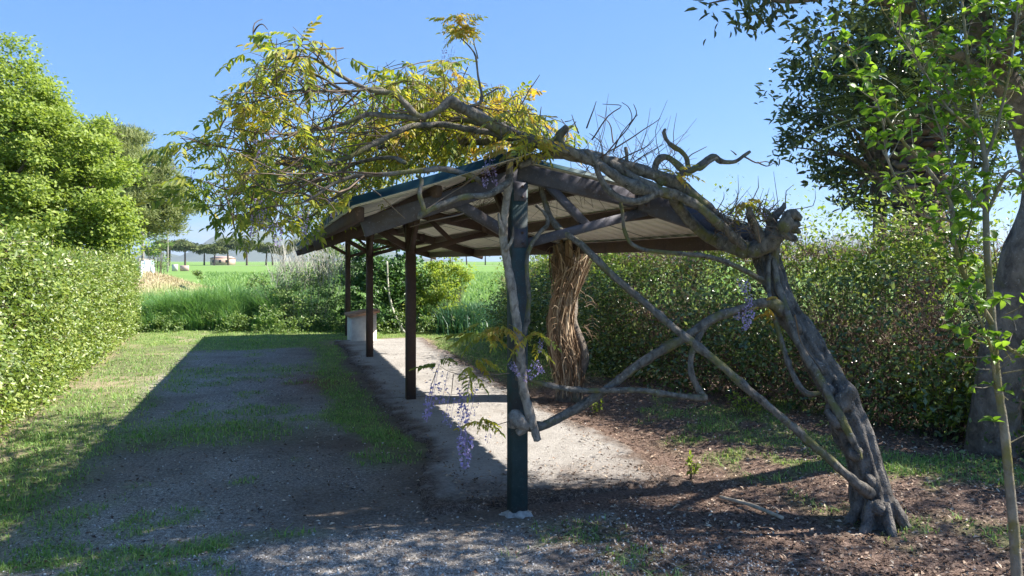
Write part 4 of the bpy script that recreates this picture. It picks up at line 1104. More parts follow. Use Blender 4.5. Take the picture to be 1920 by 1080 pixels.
BR = [  # (points, radii, roughness)
 (V3((1612, 860, 4.6), (1585, 800, 4.62), (1545, 720, 4.72), (1502, 650, 4.85), (1475, 590, 4.95), (1458, 540, 5.1), (1452, 470, 5.2)), [0.02, 0.026, 0.026, 0.026, 0.025, 0.024, 0.02]),
 (V3((1540, 738, 4.75), (1512, 735, 4.78), (1485, 690, 4.84), (1458, 620, 4.95), (1442, 560, 5.06), (1440, 500, 5.14), (1446, 475, 5.2)), [0.015, 0.02, 0.018, 0.016, 0.015, 0.015, 0.014]),
 # rafter climber and the big limb across the ridge
 (V3((1425, 475, 5.28), (1385, 455, 5.18), (1345, 410, 5.08), (1300, 372, 5.0), (1268, 345, 4.98), (1225, 325, 4.95), (1165, 308, 4.9), (1110, 296, 4.85), (1055, 285, 4.78), (1000, 268, 4.72), (945, 244, 4.66), (890, 212, 4.6), (845, 190, 4.56)), [0.05, 0.036, 0.038, 0.046, 0.046, 0.044, 0.042, 0.044, 0.044, 0.042, 0.042, 0.038, 0.034]),
 (V3((1400, 470, 5.2), (1350, 455, 5.26), (1318, 440, 5.22), (1290, 410, 5.15), (1262, 370, 5.05)), [0.06, 0.055, 0.042, 0.042, 0.04]),
 (V3((1395, 465, 5.1), (1350, 420, 4.98), (1310, 385, 4.92), (1255, 360, 4.9), (1215, 356, 4.86), (1165, 340, 4.82), (1110, 305, 4.78), (1060, 280, 4.72), (1010, 272, 4.68)), [0.028, 0.028, 0.03, 0.034, 0.034, 0.033, 0.032, 0.035, 0.03]),
 (V3((1240, 362, 4.86), (1195, 375, 4.8), (1150, 362, 4.78), (1125, 335, 4.76), (1110, 300, 4.76), (1098, 282, 4.76)), [0.026, 0.024, 0.022, 0.02, 0.018, 0.016]),
 (V3((1262, 366, 4.9), (1180, 330, 4.88), (1110, 292, 4.86), (1030, 292, 4.76), (975, 310, 4.66)), [0.03, 0.03, 0.033, 0.03, 0.02]),
 # head knot and its stubs
 (V3((1400, 472, 5.2), (1432, 462, 5.12), (1462, 440, 5.06), (1485, 415, 5.04), (1502, 408, 5.02)), [0.05, 0.056, 0.062, 0.05, 0.022]),
 (V3((1462, 440, 5.05), (1478, 412, 5.0), (1480, 395, 5.0)), [0.05, 0.04, 0.018]),
 (V3((1475, 430, 5.08), (1492, 430, 5.05), (1500, 436, 5.02)), [0.05, 0.03, 0.012]),
 (V3((1435, 455, 5.1), (1415, 425, 5.06), (1402, 400, 5.04), (1408, 388, 5.02)), [0.04, 0.03, 0.024, 0.012]),
 (V3((1440, 440, 5.12), (1450, 410, 5.1), (1468, 390, 5.12), (1470, 380, 5.12)), [0.035, 0.03, 0.02, 0.008]),
 (V3((1455, 445, 5.16), (1456, 500, 5.18), (1470, 560, 5.14), (1490, 600, 5.1)), [0.03, 0.026, 0.022, 0.018]),
 (V3((1478, 425, 5.02), (1490, 418, 5.0), (1500, 422, 4.98)), [0.04, 0.034, 0.014]),
 (V3((1470, 440, 5.02), (1488, 446, 5.0), (1494, 452, 5.0)), [0.036, 0.022, 0.008]),
 (V3((1450, 430, 5.1), (1440, 405, 5.08), (1432, 392, 5.06)), [0.035, 0.026, 0.012]),
 (V3((1482, 405, 5.0), (1494, 402, 4.98), (1502, 410, 4.97)), [0.03, 0.03, 0.018]),
 # contorted bare arm against the sky
 (V3((1245, 345, 4.95), (1226, 325, 4.95), (1230, 298, 4.95), (1248, 293, 4.95), (1270, 310, 4.95), (1284, 322, 4.96), (1305, 318, 4.98), (1336, 296, 5.0), (1352, 304, 5.0), (1380, 303, 5.02), (1400, 290, 5.02), (1407, 284, 5.02)), [0.03, 0.026, 0.022, 0.02, 0.022, 0.024, 0.024, 0.022, 0.018, 0.014, 0.011, 0.008]),
 (V3((1290, 312, 4.97), (1278, 288, 4.96), (1252, 268, 4.95), (1245, 250, 4.95), (1248, 242, 4.95)), [0.018, 0.016, 0.014, 0.014, 0.009]),
 (V3((1272, 330, 4.95), (1305, 318, 4.92), (1318, 316, 4.9), (1345, 296, 4.9)), [0.022, 0.018, 0.015, 0.008]),
 
 (V3((1050, 280, 4.8), (1050, 255, 4.78), (1064, 238, 4.76)), [0.04, 0.034, 0.022]),
 (V3((1174, 330, 4.9), (1174, 300, 4.9), (1173, 276, 4.9)), [0.014, 0.013, 0.011]),
 # long straight brace-like branch and its companions
 (V3((1630, 925, 4.58), (1600, 905, 4.5), (1540, 845, 4.5), (1440, 760, 4.56), (1330, 670, 4.66), (1230, 585, 4.78), (1150, 515, 4.88), (1085, 458, 4.95), (1040, 420, 5.02), (1014, 345, 5.06)), [0.045, 0.028, 0.025, 0.025, 0.025, 0.025, 0.025, 0.023, 0.022, 0.018]),
 (V3((1470, 585, 5.02), (1440, 568, 4.94), (1395, 575, 4.9), (1330, 600, 4.88), (1260, 645, 4.86), (1180, 700, 4.84), (1100, 755, 4.82), (1040, 785, 4.78), (1000, 798, 4.74), (955, 792, 4.72)), [0.045, 0.035, 0.03, 0.03, 0.03, 0.03, 0.03, 0.03, 0.03, 0.026]),
 (V3((1330, 602, 4.88), (1308, 630, 4.86), (1294, 665, 4.84), (1296, 705, 4.82), (1312, 738, 4.8), (1318, 748, 4.78), (1296, 746, 4.76), (1220, 736, 4.74), (1120, 730, 4.74), (1040, 725, 4.72), (985, 712, 4.72)), [0.024, 0.024, 0.02, 0.022, 0.02, 0.022, 0.02, 0.019, 0.018, 0.017, 0.012]),
 (V3((1430, 525, 5.12), (1380, 500, 5.06), (1330, 485, 5.02), (1270, 475, 5.0), (1200, 465, 5.0), (1170, 435, 5.0), (1163, 380, 5.02)), [0.02, 0.018, 0.016, 0.015, 0.014, 0.013, 0.012]),
 (V3((972, 712, 4.75), (968, 665, 4.72), (985, 630, 4.74), (992, 560, 4.78), (988, 480, 4.8), (1005, 440, 4.84), (1024, 420, 4.86), (1020, 400, 4.88), (1005, 385, 4.9)), [0.02, 0.02, 0.017, 0.015, 0.014, 0.015, 0.015, 0.012, 0.01]),
]
LEFT = [ # limbs reaching out to the left, all bear leafy shoots
 (V3((870, 205, 4.58), (845, 190, 4.56), (822, 212, 4.52), (785, 222, 4.46), (760, 192, 4.42), (742, 178, 4.4), (700, 170, 4.36), (660, 150, 4.32), (625, 128, 4.28), (585, 108, 4.22), (550, 108, 4.2)), [0.038, 0.036, 0.03, 0.027, 0.023, 0.021, 0.018, 0.015, 0.012, 0.008, 0.004]),
 (V3((785, 222, 4.46), (740, 225, 4.42), (690, 214, 4.36), (640, 232, 4.3), (600, 240, 4.25), (540, 245, 4.18), (490, 250, 4.1)), [0.027, 0.022, 0.018, 0.014, 0.011, 0.008, 0.004]),
 (V3((960, 262, 4.7), (900, 240, 4.74), (840, 232, 4.78), (800, 236, 4.76), (760, 240, 4.7), (715, 270, 4.6), (665, 295, 4.5), (600, 302, 4.4), (540, 318, 4.3), (470, 350, 4.2), (420, 370, 4.12)), [0.03, 0.027, 0.026, 0.025, 0.024, 0.022, 0.018, 0.015, 0.011, 0.008, 0.004]),
 (V3((905, 345, 4.55), (880, 325, 4.46), (830, 316, 4.4), (795, 325, 4.36), (740, 330, 4.32), (680, 330, 4.28), (630, 345, 4.22), (590, 362, 4.16), (530, 385, 4.1)), [0.02, 0.022, 0.022, 0.02, 0.018, 0.016, 0.014, 0.010, 0.005]),
 (V3((955, 332, 4.6), (940, 350, 4.5), (915, 372, 4.42), (860, 376, 4.36), (820, 384, 4.32), (795, 396, 4.3), (785, 410, 4.3)), [0.028, 0.026, 0.024, 0.023, 0.022, 0.022, 0.014]),
 (V3((795, 398, 4.3), (792, 365, 4.3), (798, 340, 4.32), (780, 330, 4.34)), [0.018, 0.017, 0.015, 0.010]),
 (V3((760, 192, 4.42), (720, 165, 4.4), (680, 164, 4.34), (640, 165, 4.3), (590, 140, 4.22), (530, 140, 4.14)), [0.018, 0.014, 0.011, 0.009, 0.007, 0.004]),
 (V3((985, 262, 4.74), (940, 232, 4.85), (900, 225, 5.0), (860, 228, 5.2), (800, 210, 5.5), (740, 215, 5.8)), [0.03, 0.024, 0.02, 0.018, 0.014, 0.006]),
 (V3((760, 305, 4.5), (700, 300, 4.7), (640, 320, 4.9), (570, 340, 5.1), (500, 360, 5.2), (440, 400, 5.2)), [0.018, 0.016, 0.014, 0.011, 0.008, 0.004]),
 (V3((690, 330, 4.3), (640, 360, 4.5), (590, 395, 4.7), (540, 420, 4.9), (490, 430, 5.0)), [0.014, 0.012, 0.010, 0.007, 0.004]),
 (V3((600, 302, 4.4), (530, 290, 4.3), (450, 285, 4.2), (390, 275, 4.1), (345, 285, 4.05)), [0.012, 0.009, 0.007, 0.005, 0.003]),
 (V3((640, 165, 4.3), (560, 175, 4.25), (500, 190, 4.2), (440, 195, 4.15), (405, 190, 4.1)), [0.010, 0.008, 0.006, 0.004, 0.003]),
 # long runners over the roof, along the row
 ([P(985, 262, 4.74), S(-0.15, 0.4, 2.5), S(-0.3, 1.2, 2.55), S(-0.5, 2.1, 2.45), S(-0.8, 3.0, 2.35), S(-1.1, 3.8, 2.25)], [0.035, 0.03, 0.026, 0.02, 0.014, 0.006]),
 ([P(985, 262, 4.74), S(0.05, 0.6, 2.65), S(0.0, 1.5, 2.75), S(-0.2, 2.4, 2.8), S(-0.5, 3.3, 2.7)], [0.03, 0.026, 0.022, 0.016, 0.006]),
 ([P(945, 244, 4.66), S(-0.3, 0.3, 2.6), S(-0.7, 0.9, 2.55), S(-1.1, 1.6, 2.4), S(-1.5, 2.3, 2.25), S(-1.75, 3.0, 2.1)], [0.03, 0.026, 0.02, 0.016, 0.012, 0.005]),
 ([P(1055, 285, 4.78), S(0.4, 0.5, 2.5), S(0.3, 1.2, 2.6), S(0.1, 2.0, 2.65), S(0.0, 2.8, 2.6)], [0.025, 0.022, 0.018, 0.014, 0.005]),
 ([P(870, 205, 4.58), P(905, 190, 4.62), P(902, 140, 4.62), P(895, 105, 4.62), P(880, 85, 4.62), P(862, 70, 4.62)], [0.014, 0.012, 0.009, 0.008, 0.006, 0.004]),
 (V3((896, 110, 4.62), (892, 85, 4.62), (885, 62, 4.62)), [0.006, 0.005, 0.003]),
]
for q, (p, r) in enumerate(BR):
    tb = MB(); tube(tb, p, np.array(r) * 0.92, 16, 0.018, 0.12, 0.008, seed=q + 20, knots=True, ridges=5); tb.build('branch', M['bark_vine'], wis, True)
paths = []
for q, (p, r) in enumerate(LEFT):
    tb = MB(); c, rr = tube(tb, p, np.array(r) * 0.76, 8, 0.03, 0.13, 0.014, seed=q + 60, knots=True); tb.build('branch', M['bark_vine'], wis, True)
    paths.append((c, rr))

# outline of the leafy canopy in the photograph, used to prune the shoots
CANOPY = [(318, 262), (352, 238), (400, 246), (430, 215), (398, 195), (404, 170), (455, 165), (470, 130), (468, 90), (480, 60), (520, 62), (540, 48), (575, 56), (600, 72), (655, 72), (664, 105), (640, 125), (600, 130),
          (640, 150), (690, 158), (682, 128), (700, 118), (760, 105), (770, 118), (830, 108), (880, 122), (905, 150), (960, 160), (985, 168), (1000, 190), (1005, 215), (1085, 222), (1080, 262), (1000, 285), (960, 262), (900, 265), (870, 300),
          (780, 305), (740, 335), (680, 372), (640, 420), (600, 440), (560, 415), (505, 440), (445, 425), (430, 410), (390, 405), (380, 370), (330, 340), (370, 330), (395, 330), (400, 290), (325, 290)]
shoots, leaves = [], []
def grow(start, d0, length, droop, density, r0=0.005):
    nseg = max(4, int(length / 0.06))
    p, d = np.array(start, float), unit(np.asarray(d0, float))
    pts = [p.copy()]
    for k_ in range(nseg):
        d = unit(d + rng.normal(size=3) * 0.16 + np.array([0, 0, -droop * (k_ / nseg)]))
        p = p + d * length / nseg
        pts.append(p.copy())
    pts = np.array(pts)
    x, y = proj(pts)
    ok = in_poly(x, y, CANOPY)
    bad = np.where(~ok)[0]
    m = len(pts) if len(bad) == 0 else bad[0]
    free = (x > 585) & (x < 955) & (y > 165) & (y < 345) & (pts[:, 1] < 4.8)
    free = free | ((x > 590) & (y > 375) & (pts[:, 1] < 4.8))
    if m < 3: return
    w_, s_ = ws(pts[:, 0], pts[:, 1])
    for q_ in range(m):
        if -1.25 < w_[q_] < 2.05 and s_[q_] > -0.45 and pts[q_, 2] < zc(w_[q_]) + 0.13: pts[q_, 2] = zc(w_[q_]) + 0.13 + 0.05 * rng.uniform()
    shoots.append((pts[:m], np.linspace(r0, 0.0016, m)))
    for k_ in range(2, m):
        if rng.uniform() < density and not free[k_]:
            az = rng.uniform(0, 2 * math.pi)
            od = unit(np.array([math.cos(az), math.sin(az), -0.05 + 0.35 * rng.normal()]) + 0.5 * unit(pts[k_] - pts[k_ - 1]))
            leaves.append((pts[k_], od))
for q, (c, r) in enumerate(paths):
    m = len(c)
    for k_ in range(int(m * 0.12), m):
        if r[k_] > 0.032: continue
        if q < 12 and c[k_, 0] / c[k_, 1] * FOC + CX > 650 + 40 * rng.normal(): continue
        for _ in range(2):
            if rng.uniform() < (0.25 if q < 12 else 0.5):
                tg = unit(c[min(k_ + 1, m - 1)] - c[max(k_ - 1, 0)])
                d = unit(tg * 0.6 + rdir(1)[0] * np.array([1, 1, 0.8]) + np.array([-0.15, 0.0, 0.3]))
                grow(c[k_], d, rng.uniform(0.25, 0.85), 0.28, 0.36)
    grow(c[-1], unit(c[-1] - c[-4]), 0.5, 0.3, 0.9)
def fill(n, poly_px, ylo, yhi, zmin):
    """extra shoots through the depth of the canopy"""
    got = 0
    for _ in range(n * 6):
        if got >= n: break
        px, py = rng.uniform(poly_px[0], poly_px[2]), rng.uniform(poly_px[1], poly_px[3])
        if not in_poly(np.array([px]), np.array([py]), CANOPY)[0]: continue
        st = P(px, py, rng.uniform(ylo, yhi))
        w_, s_ = ws(st[0], st[1])
        if -1.3 < w_ < 2.1 and st[2] < zc(w_) + 0.12: continue
        if st[2] < zmin: continue
        grow(st, unit(rdir(1)[0] + np.array([-0.3, 0, 0.3])), rng.uniform(0.25, 0.6), 0.35, 0.55, 0.004); got += 1
fill(190, (690, 105, 1085, 285), 4.85, 6.4, 2.3)
fill(26, (930, 200, 1080, 290), 4.55, 4.9, 2.2)
fill(36, (330, 230, 480, 440), 3.9, 4.7, 1.8)
fill(60, (400, 290, 670, 440), 4.3, 8.0, 1.75)
fill(52, (470, 48, 665, 225), 3.9, 4.6, 1.8)
for q, (c, r) in enumerate(paths[:12]):      # bare side shoots
    for k_ in range(int(len(c) * 0.25), len(c) - 2, 4):
        if c[k_, 0] / c[k_, 1] * FOC + CX < 470: continue
        tg = unit(c[k_ + 1] - c[k_ - 1]); d = unit(tg + rdir(1)[0] * np.array([0.9, 0.9, 0.6])); L = rng.uniform(0.25, 0.9)
        shoots.append((np.array([c[k_], c[k_] + d * L * 0.35 + rng.normal(size=3) * 0.02, c[k_] + d * L * 0.7 + rng.normal(size=3) * 0.04, c[k_] + unit(d + [-0.2, 0, 0.15]) * L]), np.linspace(rng.uniform(0.004, 0.008), 0.002, 4)))
        x_, y_ = proj(shoots[-1][0])
        if not in_poly(x_, y_, CANOPY).all(): shoots.pop()
# crown tuft on the upright shoot, sprigs on the post and at the head
for (px, py, Y, n) in ((862, 56, 4.62, 26), (872, 44, 4.6, 14), (850, 40, 4.62, 12), (1402, 378, 5.0, 7), (935, 615, 4.6, 9), (900, 625, 4.58, 8), (1000, 630, 4.66, 7), (905, 782, 4.6, 5), (826, 690, 4.5, 3), (872, 690, 4.55, 3), (895, 672, 4.55, 3), (1442, 575, 4.86, 4), (1000, 262, 4.56, 12), (985, 285, 4.56, 6), (960, 275, 4.56, 6), (1270, 322, 4.86, 6), (660, 382, 4.2, 6), (350, 355, 4.05, 8), (335, 268, 4.0, 6)):
    for _ in range(n):
        az = rng.uniform(0, 2 * math.pi)
        leaves.append((P(px, py, Y) + rng.normal(size=3) * 0.02, unit(np.array([math.cos(az), math.sin(az) * 0.8, -0.35 + 0.9 * rng.uniform() + 0.1 * (py < 60)]))))
tb = MB()
for p, r in shoots: tube(tb, p, r, 4, 0.12, caps=False)
# bare dead twigs against the sky, right of the ridge
for (pts) in (((1120, 300), (1150, 270), (1180, 235), (1182, 205), (1166, 192)), ((1150, 268), (1140, 230), (1120, 215)), ((1180, 235), (1192, 215), (1188, 195)), ((1140, 285), (1185, 262), (1215, 240), (1238, 222)),
              ((1100, 240), (1112, 210), (1118, 190)), ((1160, 300), (1200, 280), (1226, 262)), ((1110, 262), (1140, 220), (1165, 200), (1130, 195)), ((1180, 310), (1210, 290), (1245, 270)), ((1150, 285), (1162, 250), (1196, 215)),
              ((978, 196), (995, 170), (1012, 140)), ((1085, 250), (1072, 215)), ((1010, 230), (1015, 200)), ((1130, 300), (1128, 268), (1105, 250)), ((1285, 300), (1300, 290), (1325, 275)), ((1380, 290), (1370, 282)), ((1396, 294), (1418, 304), (1436, 302), (1455, 308)), ((1420, 304), (1434, 311), (1448, 308)),
              ((485, 90), (474, 70), (478, 45), (492, 36)), ((476, 60), (490, 44), (502, 55)), ((440, 430), (420, 350), (430, 300), (455, 270)), ((410, 245), (425, 215), (450, 200)), ((660, 110), (690, 130), (680, 125)),
              ((905, 320), (860, 350), (800, 392)), ((870, 400), (820, 415), (770, 425)), ((690, 350), (720, 372), (760, 410)), ((955, 700), (900, 706), (850, 700), (822, 685)), ((955, 790), (925, 798), (900, 790)), ((850, 702), (846, 730), (842, 760)), ((880, 706), (885, 745)), ((1425, 455), (1420, 420), (1405, 400)), ((1425, 382), (1428, 400), (1440, 415)), ((1440, 400), (1455, 385), (1462, 375)),
              ((1490, 590), (1500, 640), (1545, 700)), ((820, 690), (808, 730), (806, 750))):
    Y0 = 4.6 if pts[0][1] > 600 else (4.85 + 0.15 * rng.normal() if pts[0][0] > 950 else 4.35)
    pp = [P(x, y, Y0 + 0.08 * rng.normal()) for x, y in pts]
    tube(tb, pp, np.linspace(0.0055, 0.002, len(pp)) * (0.55 if pts[0][1] > 600 else 1), 5, 0.04, 0, 0.006, seed=pts[0][0], caps=False)
for _ in range(85):     # wispy dead tendrils over the right of the ridge
    a = P(rng.uniform(1080, 1270), rng.uniform(285, 345), rng.uniform(4.75, 5.5)); d = unit(np.array([rng.normal() * 0.6 + 0.15, rng.normal() * 0.5, rng.uniform(0.3, 1)]))
    L = rng.uniform(0.1, 0.42) ; tube(tb, [a, a + d * L * 0.5, a + d * L + rng.normal(size=3) * 0.05], [0.0026, 0.002, 0.001], 4, 0.1, caps=False)
for _ in range(120):     # tangle at the head
    a = P(rng.uniform(1340, 1480), rng.uniform(390, 440), rng.uniform(4.95, 5.3)); d = rdir(1)[0]
    L = rng.uniform(0.08, 0.3); tube(tb, [a, a + d * L * 0.5 + rng.normal(size=3) * 0.03, a + d * L], [0.004, 0.003, 0.001], 4, 0.1, caps=False)
for _ in range(90):     # dead strands hanging below the roof
    a = S(rng.uniform(-0.6, 0.9), rng.uniform(0.3, 1.6), 2.2); d = unit(np.array([rng.normal(), rng.normal() * 0.5, -0.3])); L = rng.uniform(0.1, 0.3)
    tube(tb, [a, a + d * L * 0.5, a + d * L + [0, 0, -0.05]], [0.0025, 0.002, 0.001], 4, 0.1, caps=False)
tb.build('shoots', M['twig'], wis, True, 'stuff')

def pinnate(v):
    """one compound leaf: stalk and 9 to 11 drooping leaflets, about 17 cm; grows along +X from the origin"""
    r_ = np.random.default_rng(100 + v)
    mb = MB(); nl = 5 + v % 2; Lr = 0.15 + 0.012 * v
    pos, d, nm, L = [], [], [], []
    st = []
    for k_ in range(nl + 1):
        f = 0.25 + 0.75 * k_ / nl
        st.append((Lr * f, 0, -0.085 * f * f - 0.005 * f))
        for sd in ((-1, 1) if k_ < nl else (0,)):
            pos.append(st[-1]); up = np.array([0.15 * r_.normal(), 0.3 * sd + 0.1 * r_.normal(), 1.0])
            dd = np.array([0.4 + 0.15 * r_.normal(), 0.75 * sd, -0.40 - 0.55 * r_.uniform()]) if sd else np.array([1.0, 0, -0.6])
            d.append(dd); nm.append(up); L.append((0.056 if k_ < nl else 0.062) * r_.uniform(0.8, 1.15))
    ribbons(mb, np.array([(0, 0, 0)] + st[:-1], float), np.array(st, float), 0.0012)
    leaf_cloud(mb, np.array(pos), np.array(d), unit(np.array(nm)), np.array(L), np.array(L) * 0.36, 0.2, True)
    return mb
PIN = [pinnate(v) for v in range(4)]
pin_me = [p.mesh('leaf', M['leaf_wis']) for p in PIN]
lp = np.array([l[0] for l in leaves]); ld = np.array([l[1] for l in leaves])
print('wisteria shoots', len(shoots), 'leaves', len(leaves))
order = np.argsort(lp[:, 1])
scl = rng.uniform(0.6, 1.1, len(lp)) * np.where((proj(lp)[1] < 75) & (proj(lp)[0] > 780), 0.62, 1.0)
pick = np.zeros(len(lp), bool)
pick[order[np.linspace(0, min(len(lp) - 1, 900), 300).astype(int)]] = True
rest = MB()
def frame_of(d, roll):
    d = unit(np.asarray(d)); up = np.array([0, 0, 1.0])
    y = unit(np.cross(up, d)); z = np.cross(d, y)
    y2 = y * math.cos(roll) + z * math.sin(roll); z2 = -y * math.sin(roll) + z * math.cos(roll)
    return np.stack([d, y2, z2], 1)
from mathutils import Matrix
for q in range(len(lp)):
    v = q % 4
    Rm = frame_of(ld[q], rng.normal() * 0.4)
    if pick[q]:
        o = link('leaf', pin_me[v], wis)
        mat = Matrix([list(Rm[i] * scl[q]) + [lp[q][i] - wo[i]] for i in range(3)] + [[0, 0, 0, 1]])
        o.matrix_basis = mat
    else:
        V = np.concatenate(PIN[v].V) * scl[q] @ Rm.T + lp[q]
        rest.add(V, None, np.concatenate(PIN[v].Q))
rest.build('foliage', M['leaf_wis'], wis, False, 'stuff')

def raceme(v, L=0.2, dens=46):
    r_ = np.random.default_rng(300 + v)
    mb = MB(); n = dens
    f = r_.uniform(0, 1, n); az = r_.uniform(0, 2 * math.pi, n)
    rr = 0.03 * (1.05 - f) + 0.006
    pos = np.stack([np.cos(az) * rr, np.sin(az) * rr, -f * L], 1)
    d = unit(np.stack([np.cos(az), np.sin(az), -0.3 + 0 * az], 1) + r_.normal(size=(n, 3)) * 0.4)
    ribbons(mb, np.array([[0, 0, 0.03]]), np.array([[0.004, 0, -L]]), 0.002)
    leaf_cloud(mb, pos, d, unit(r_.normal(size=(n, 3)) + np.array([0, 0, 0.8])), r_.uniform(0.012, 0.022, n), r_.uniform(0.012, 0.018, n), 0.3, True)
    return mb
RAC = [raceme(v, 0.14 + 0.03 * v, 40 + 12 * v).mesh('flower_cluster', M['petal']) for v in range(4)]
SPARSE = [raceme(7 + v, 0.2, 22).mesh('flower_cluster', M['petal']) for v in range(2)]
for q, (px, py, Y, s_, tilt) in enumerate(((492, 262, 4.1, 1.0, 0), (498, 282, 4.1, 0.9, 0.4), (910, 308, 4.5, 0.7, 0), (918, 300, 4.55, 0.7, 0.2), (1392, 520, 4.85, 0.75, -0.3), (1412, 578, 4.84, 0.8, 0.9), (1000, 678, 4.6, 0.65, -0.8), (958, 682, 4.55, 0.5, 0.8), (1012, 640, 4.62, 0.5, 0),
                                       (872, 822, 4.5, 1.15, 0.1), (1396, 530, 4.84, 0.8, -0.2), (1404, 588, 4.82, 0.8, 0.9), (1004, 690, 4.6, 0.9, -0.7), (875, 815, 4.5, 0.85, 0.1), (868, 800, 4.5, 0.6, 0), (490, 375, 4.1, 0.9, 0.2), (500, 395, 4.2, 0.8, 0), (520, 420, 4.4, 0.8, 0), (570, 395, 4.3, 0.7, 0), (505, 232, 4.1, 0.7, 0), (575, 125, 4.2, 0.7, 0.4), (625, 372, 4.5, 0.7, 0))):
    o = link('flower_cluster', RAC[q % 4], wis, tuple(P(px, py, Y) - wo)); o.scale = (s_,) * 3; o.rotation_euler = (tilt * 0.6, tilt, q * 1.3)
for q, (px, py, Y, s_) in enumerate(((815, 712, 4.5, 1.1), (838, 705, 4.5, 0.9), (878, 728, 4.55, 1.2), (888, 748, 4.55, 0.9), (872, 700, 4.55, 1.0), (806, 740, 4.5, 0.8), (822, 690, 4.5, 0.9), (812, 730, 4.5, 0.9), (842, 745, 4.5, 0.8), (880, 715, 4.55, 1.0), (884, 735, 4.55, 0.9), (850, 760, 4.5, 0.7), (806, 755, 4.5, 0.6), (362, 305, 4.0, 0.5), (838, 75, 4.62, 0.6), (848, 90, 4.62, 0.5), (330, 285, 4.0, 0.5), (872, 735, 4.55, 0.9), (920, 795, 4.6, 0.6), (870, 780, 4.5, 0.8), (1440, 385, 5.0, 0.5))):
    o = link('flower_cluster', SPARSE[q % 2], wis, tuple(P(px, py, Y) - wo)); o.scale = (s_,) * 3; o.rotation_euler = (0.2 * math.sin(q), 0.2 * math.cos(q), q)

# dead grey stem leaning on the front post
dv = thing('dead_vine_stem', 'split dead grey vine stem leaning against the front post', 'vine stem', tuple(P(1005, 825, 4.68)))
tb = MB(); tube(tb, V3((955, 288, 4.66), (954, 340, 4.66), (948, 395, 4.66), (946, 440, 4.66), (952, 500, 4.66), (962, 560, 4.66), (970, 620, 4.66), (976, 680, 4.67), (984, 730, 4.68), (996, 780, 4.68), (1008, 826, 4.68)), [0.02, 0.024, 0.024, 0.03, 0.026, 0.028, 0.028, 0.032, 0.03, 0.03, 0.022], 12, 0.025, 0.16, 0.005, seed=5, ridges=4)
tb.build('stem', M['bark_dead'], dv, True)
tb = MB(); tube(tb, V3((944, 440, 4.64), (938, 420, 4.63), (934, 400, 4.63)), [0.018, 0.014, 0.005], 8, 0.02, 0.2); tb.build('stub', M['bark_dead'], dv, True)
tb = MB(); tube(tb, V3((948, 470, 4.64), (960, 450, 4.62), (963, 425, 4.62)), [0.014, 0.010, 0.004], 8, 0.02, 0.2); tb.build('stub', M['bark_dead'], dv, True)
tb = MB(); tube(tb, V3((960, 800, 4.72), (965, 780, 4.7), (975, 790, 4.68), (985, 800, 4.7), (970, 812, 4.7)), [0.03, 0.04, 0.045, 0.035, 0.02], 9, 0.015, 0.25, seed=4); tb.build('knot', M['bark_dead'], dv, True)

# straw-coloured column of dead creeper
cb = G(1068, 752)
cc = thing('creeper_column', 'gnarled column of dry straw-coloured creeper stems under the right side of the roof', 'dead creeper', tuple(cb))
tb = MB(); tube(tb, [cb + [0, 0, -0.1], cb + [0, 0, 0.4], P(1062, 620, 9.0), P(1062, 540, 9.0), P(1062, 460, 9.0)], [0.16, 0.13, 0.13, 0.13, 0.16], 12, 0.06, 0.2, ridges=5)
tb.build('trunk', M['bark_tree'], cc, True)
tb = MB(); tube(tb, [P(1064, 740, 8.85), P(1082, 715, 8.8), P(1094, 680, 8.78), P(1092, 650, 8.8), P(1078, 615, 8.85), P(1070, 580, 8.9)], [0.06, 0.06, 0.06, 0.055, 0.05, 0.04], 10, 0.04, 0.1); tb.build('stem', M['bark_tree'], cc, True)
tb = MB()
for q in range(520):
    z0, z1 = sorted(rng.uniform(0.05, 1.86, 2)); 
    if z1 - z0 < 0.3: z0 = max(0.02, z1 - 0.5)
    if q % 3 == 0: z0 = rng.uniform(-0.02, 0.06)
    a0 = rng.uniform(0, 2 * math.pi); tw = rng.normal() * 1.3
    f = np.linspace(0, 1, 6); z = z0 + (z1 - z0) * f
    r = (0.155 + 0.04 * np.sin(z * 3.9 + 0.6) + 0.05 * sst(z, 1.3, 1.85)) * rng.uniform(0.75, 1.15) + rng.normal(size=6) * 0.018
    r = r * (0.72 + 0.28 * sst(z, 0.1, 0.7))
    a = a0 + tw * f
    cx = cb[0] - 0.07 * np.sin(z * 1.9) + 0.03 * np.sin(z * 5)
    tube(tb, np.stack([cx + np.cos(a) * r, cb[1] + np.sin(a) * r, z], 1), np.full(6, rng.uniform(0.003, 0.009)), 4, 0.12, caps=False)
for q in range(7):      # thicker woody stems wound round the column
    f = np.linspace(0, 1, 9); z = -0.05 + 1.95 * f; a = q * 0.95 + (1.2 + 0.5 * math.sin(q * 2.1)) * f * (1 if q % 2 else -1); rr_ = 0.12 + 0.03 * np.sin(z * 4 + q)
    tube(tb, np.stack([cb[0] - 0.07 * np.sin(z * 1.9) + 0.03 * np.sin(z * 5) + np.cos(a) * rr_, cb[1] + np.sin(a) * rr_, z], 1), np.full(9, 0.016 + 0.003 * (q % 4)), 7, 0.05, 0.15, 0.01, seed=q + 40, knots=True)
for q in range(110):
    z = rng.uniform(0.2, 1.85); a = rng.uniform(0, 6.28); p = np.array([cb[0] + 0.2 * math.cos(a), cb[1] + 0.2 * math.sin(a), z]); d = unit(np.array([math.cos(a), math.sin(a), rng.normal() * 0.5]))
    tube(tb, [p, p + d * 0.09, p + d * 0.16 + [0, 0, -0.08]], [0.003, 0.002, 0.001], 4, 0.08, caps=False)
tb.build('strands', M['straw'], cc, True, 'stuff')

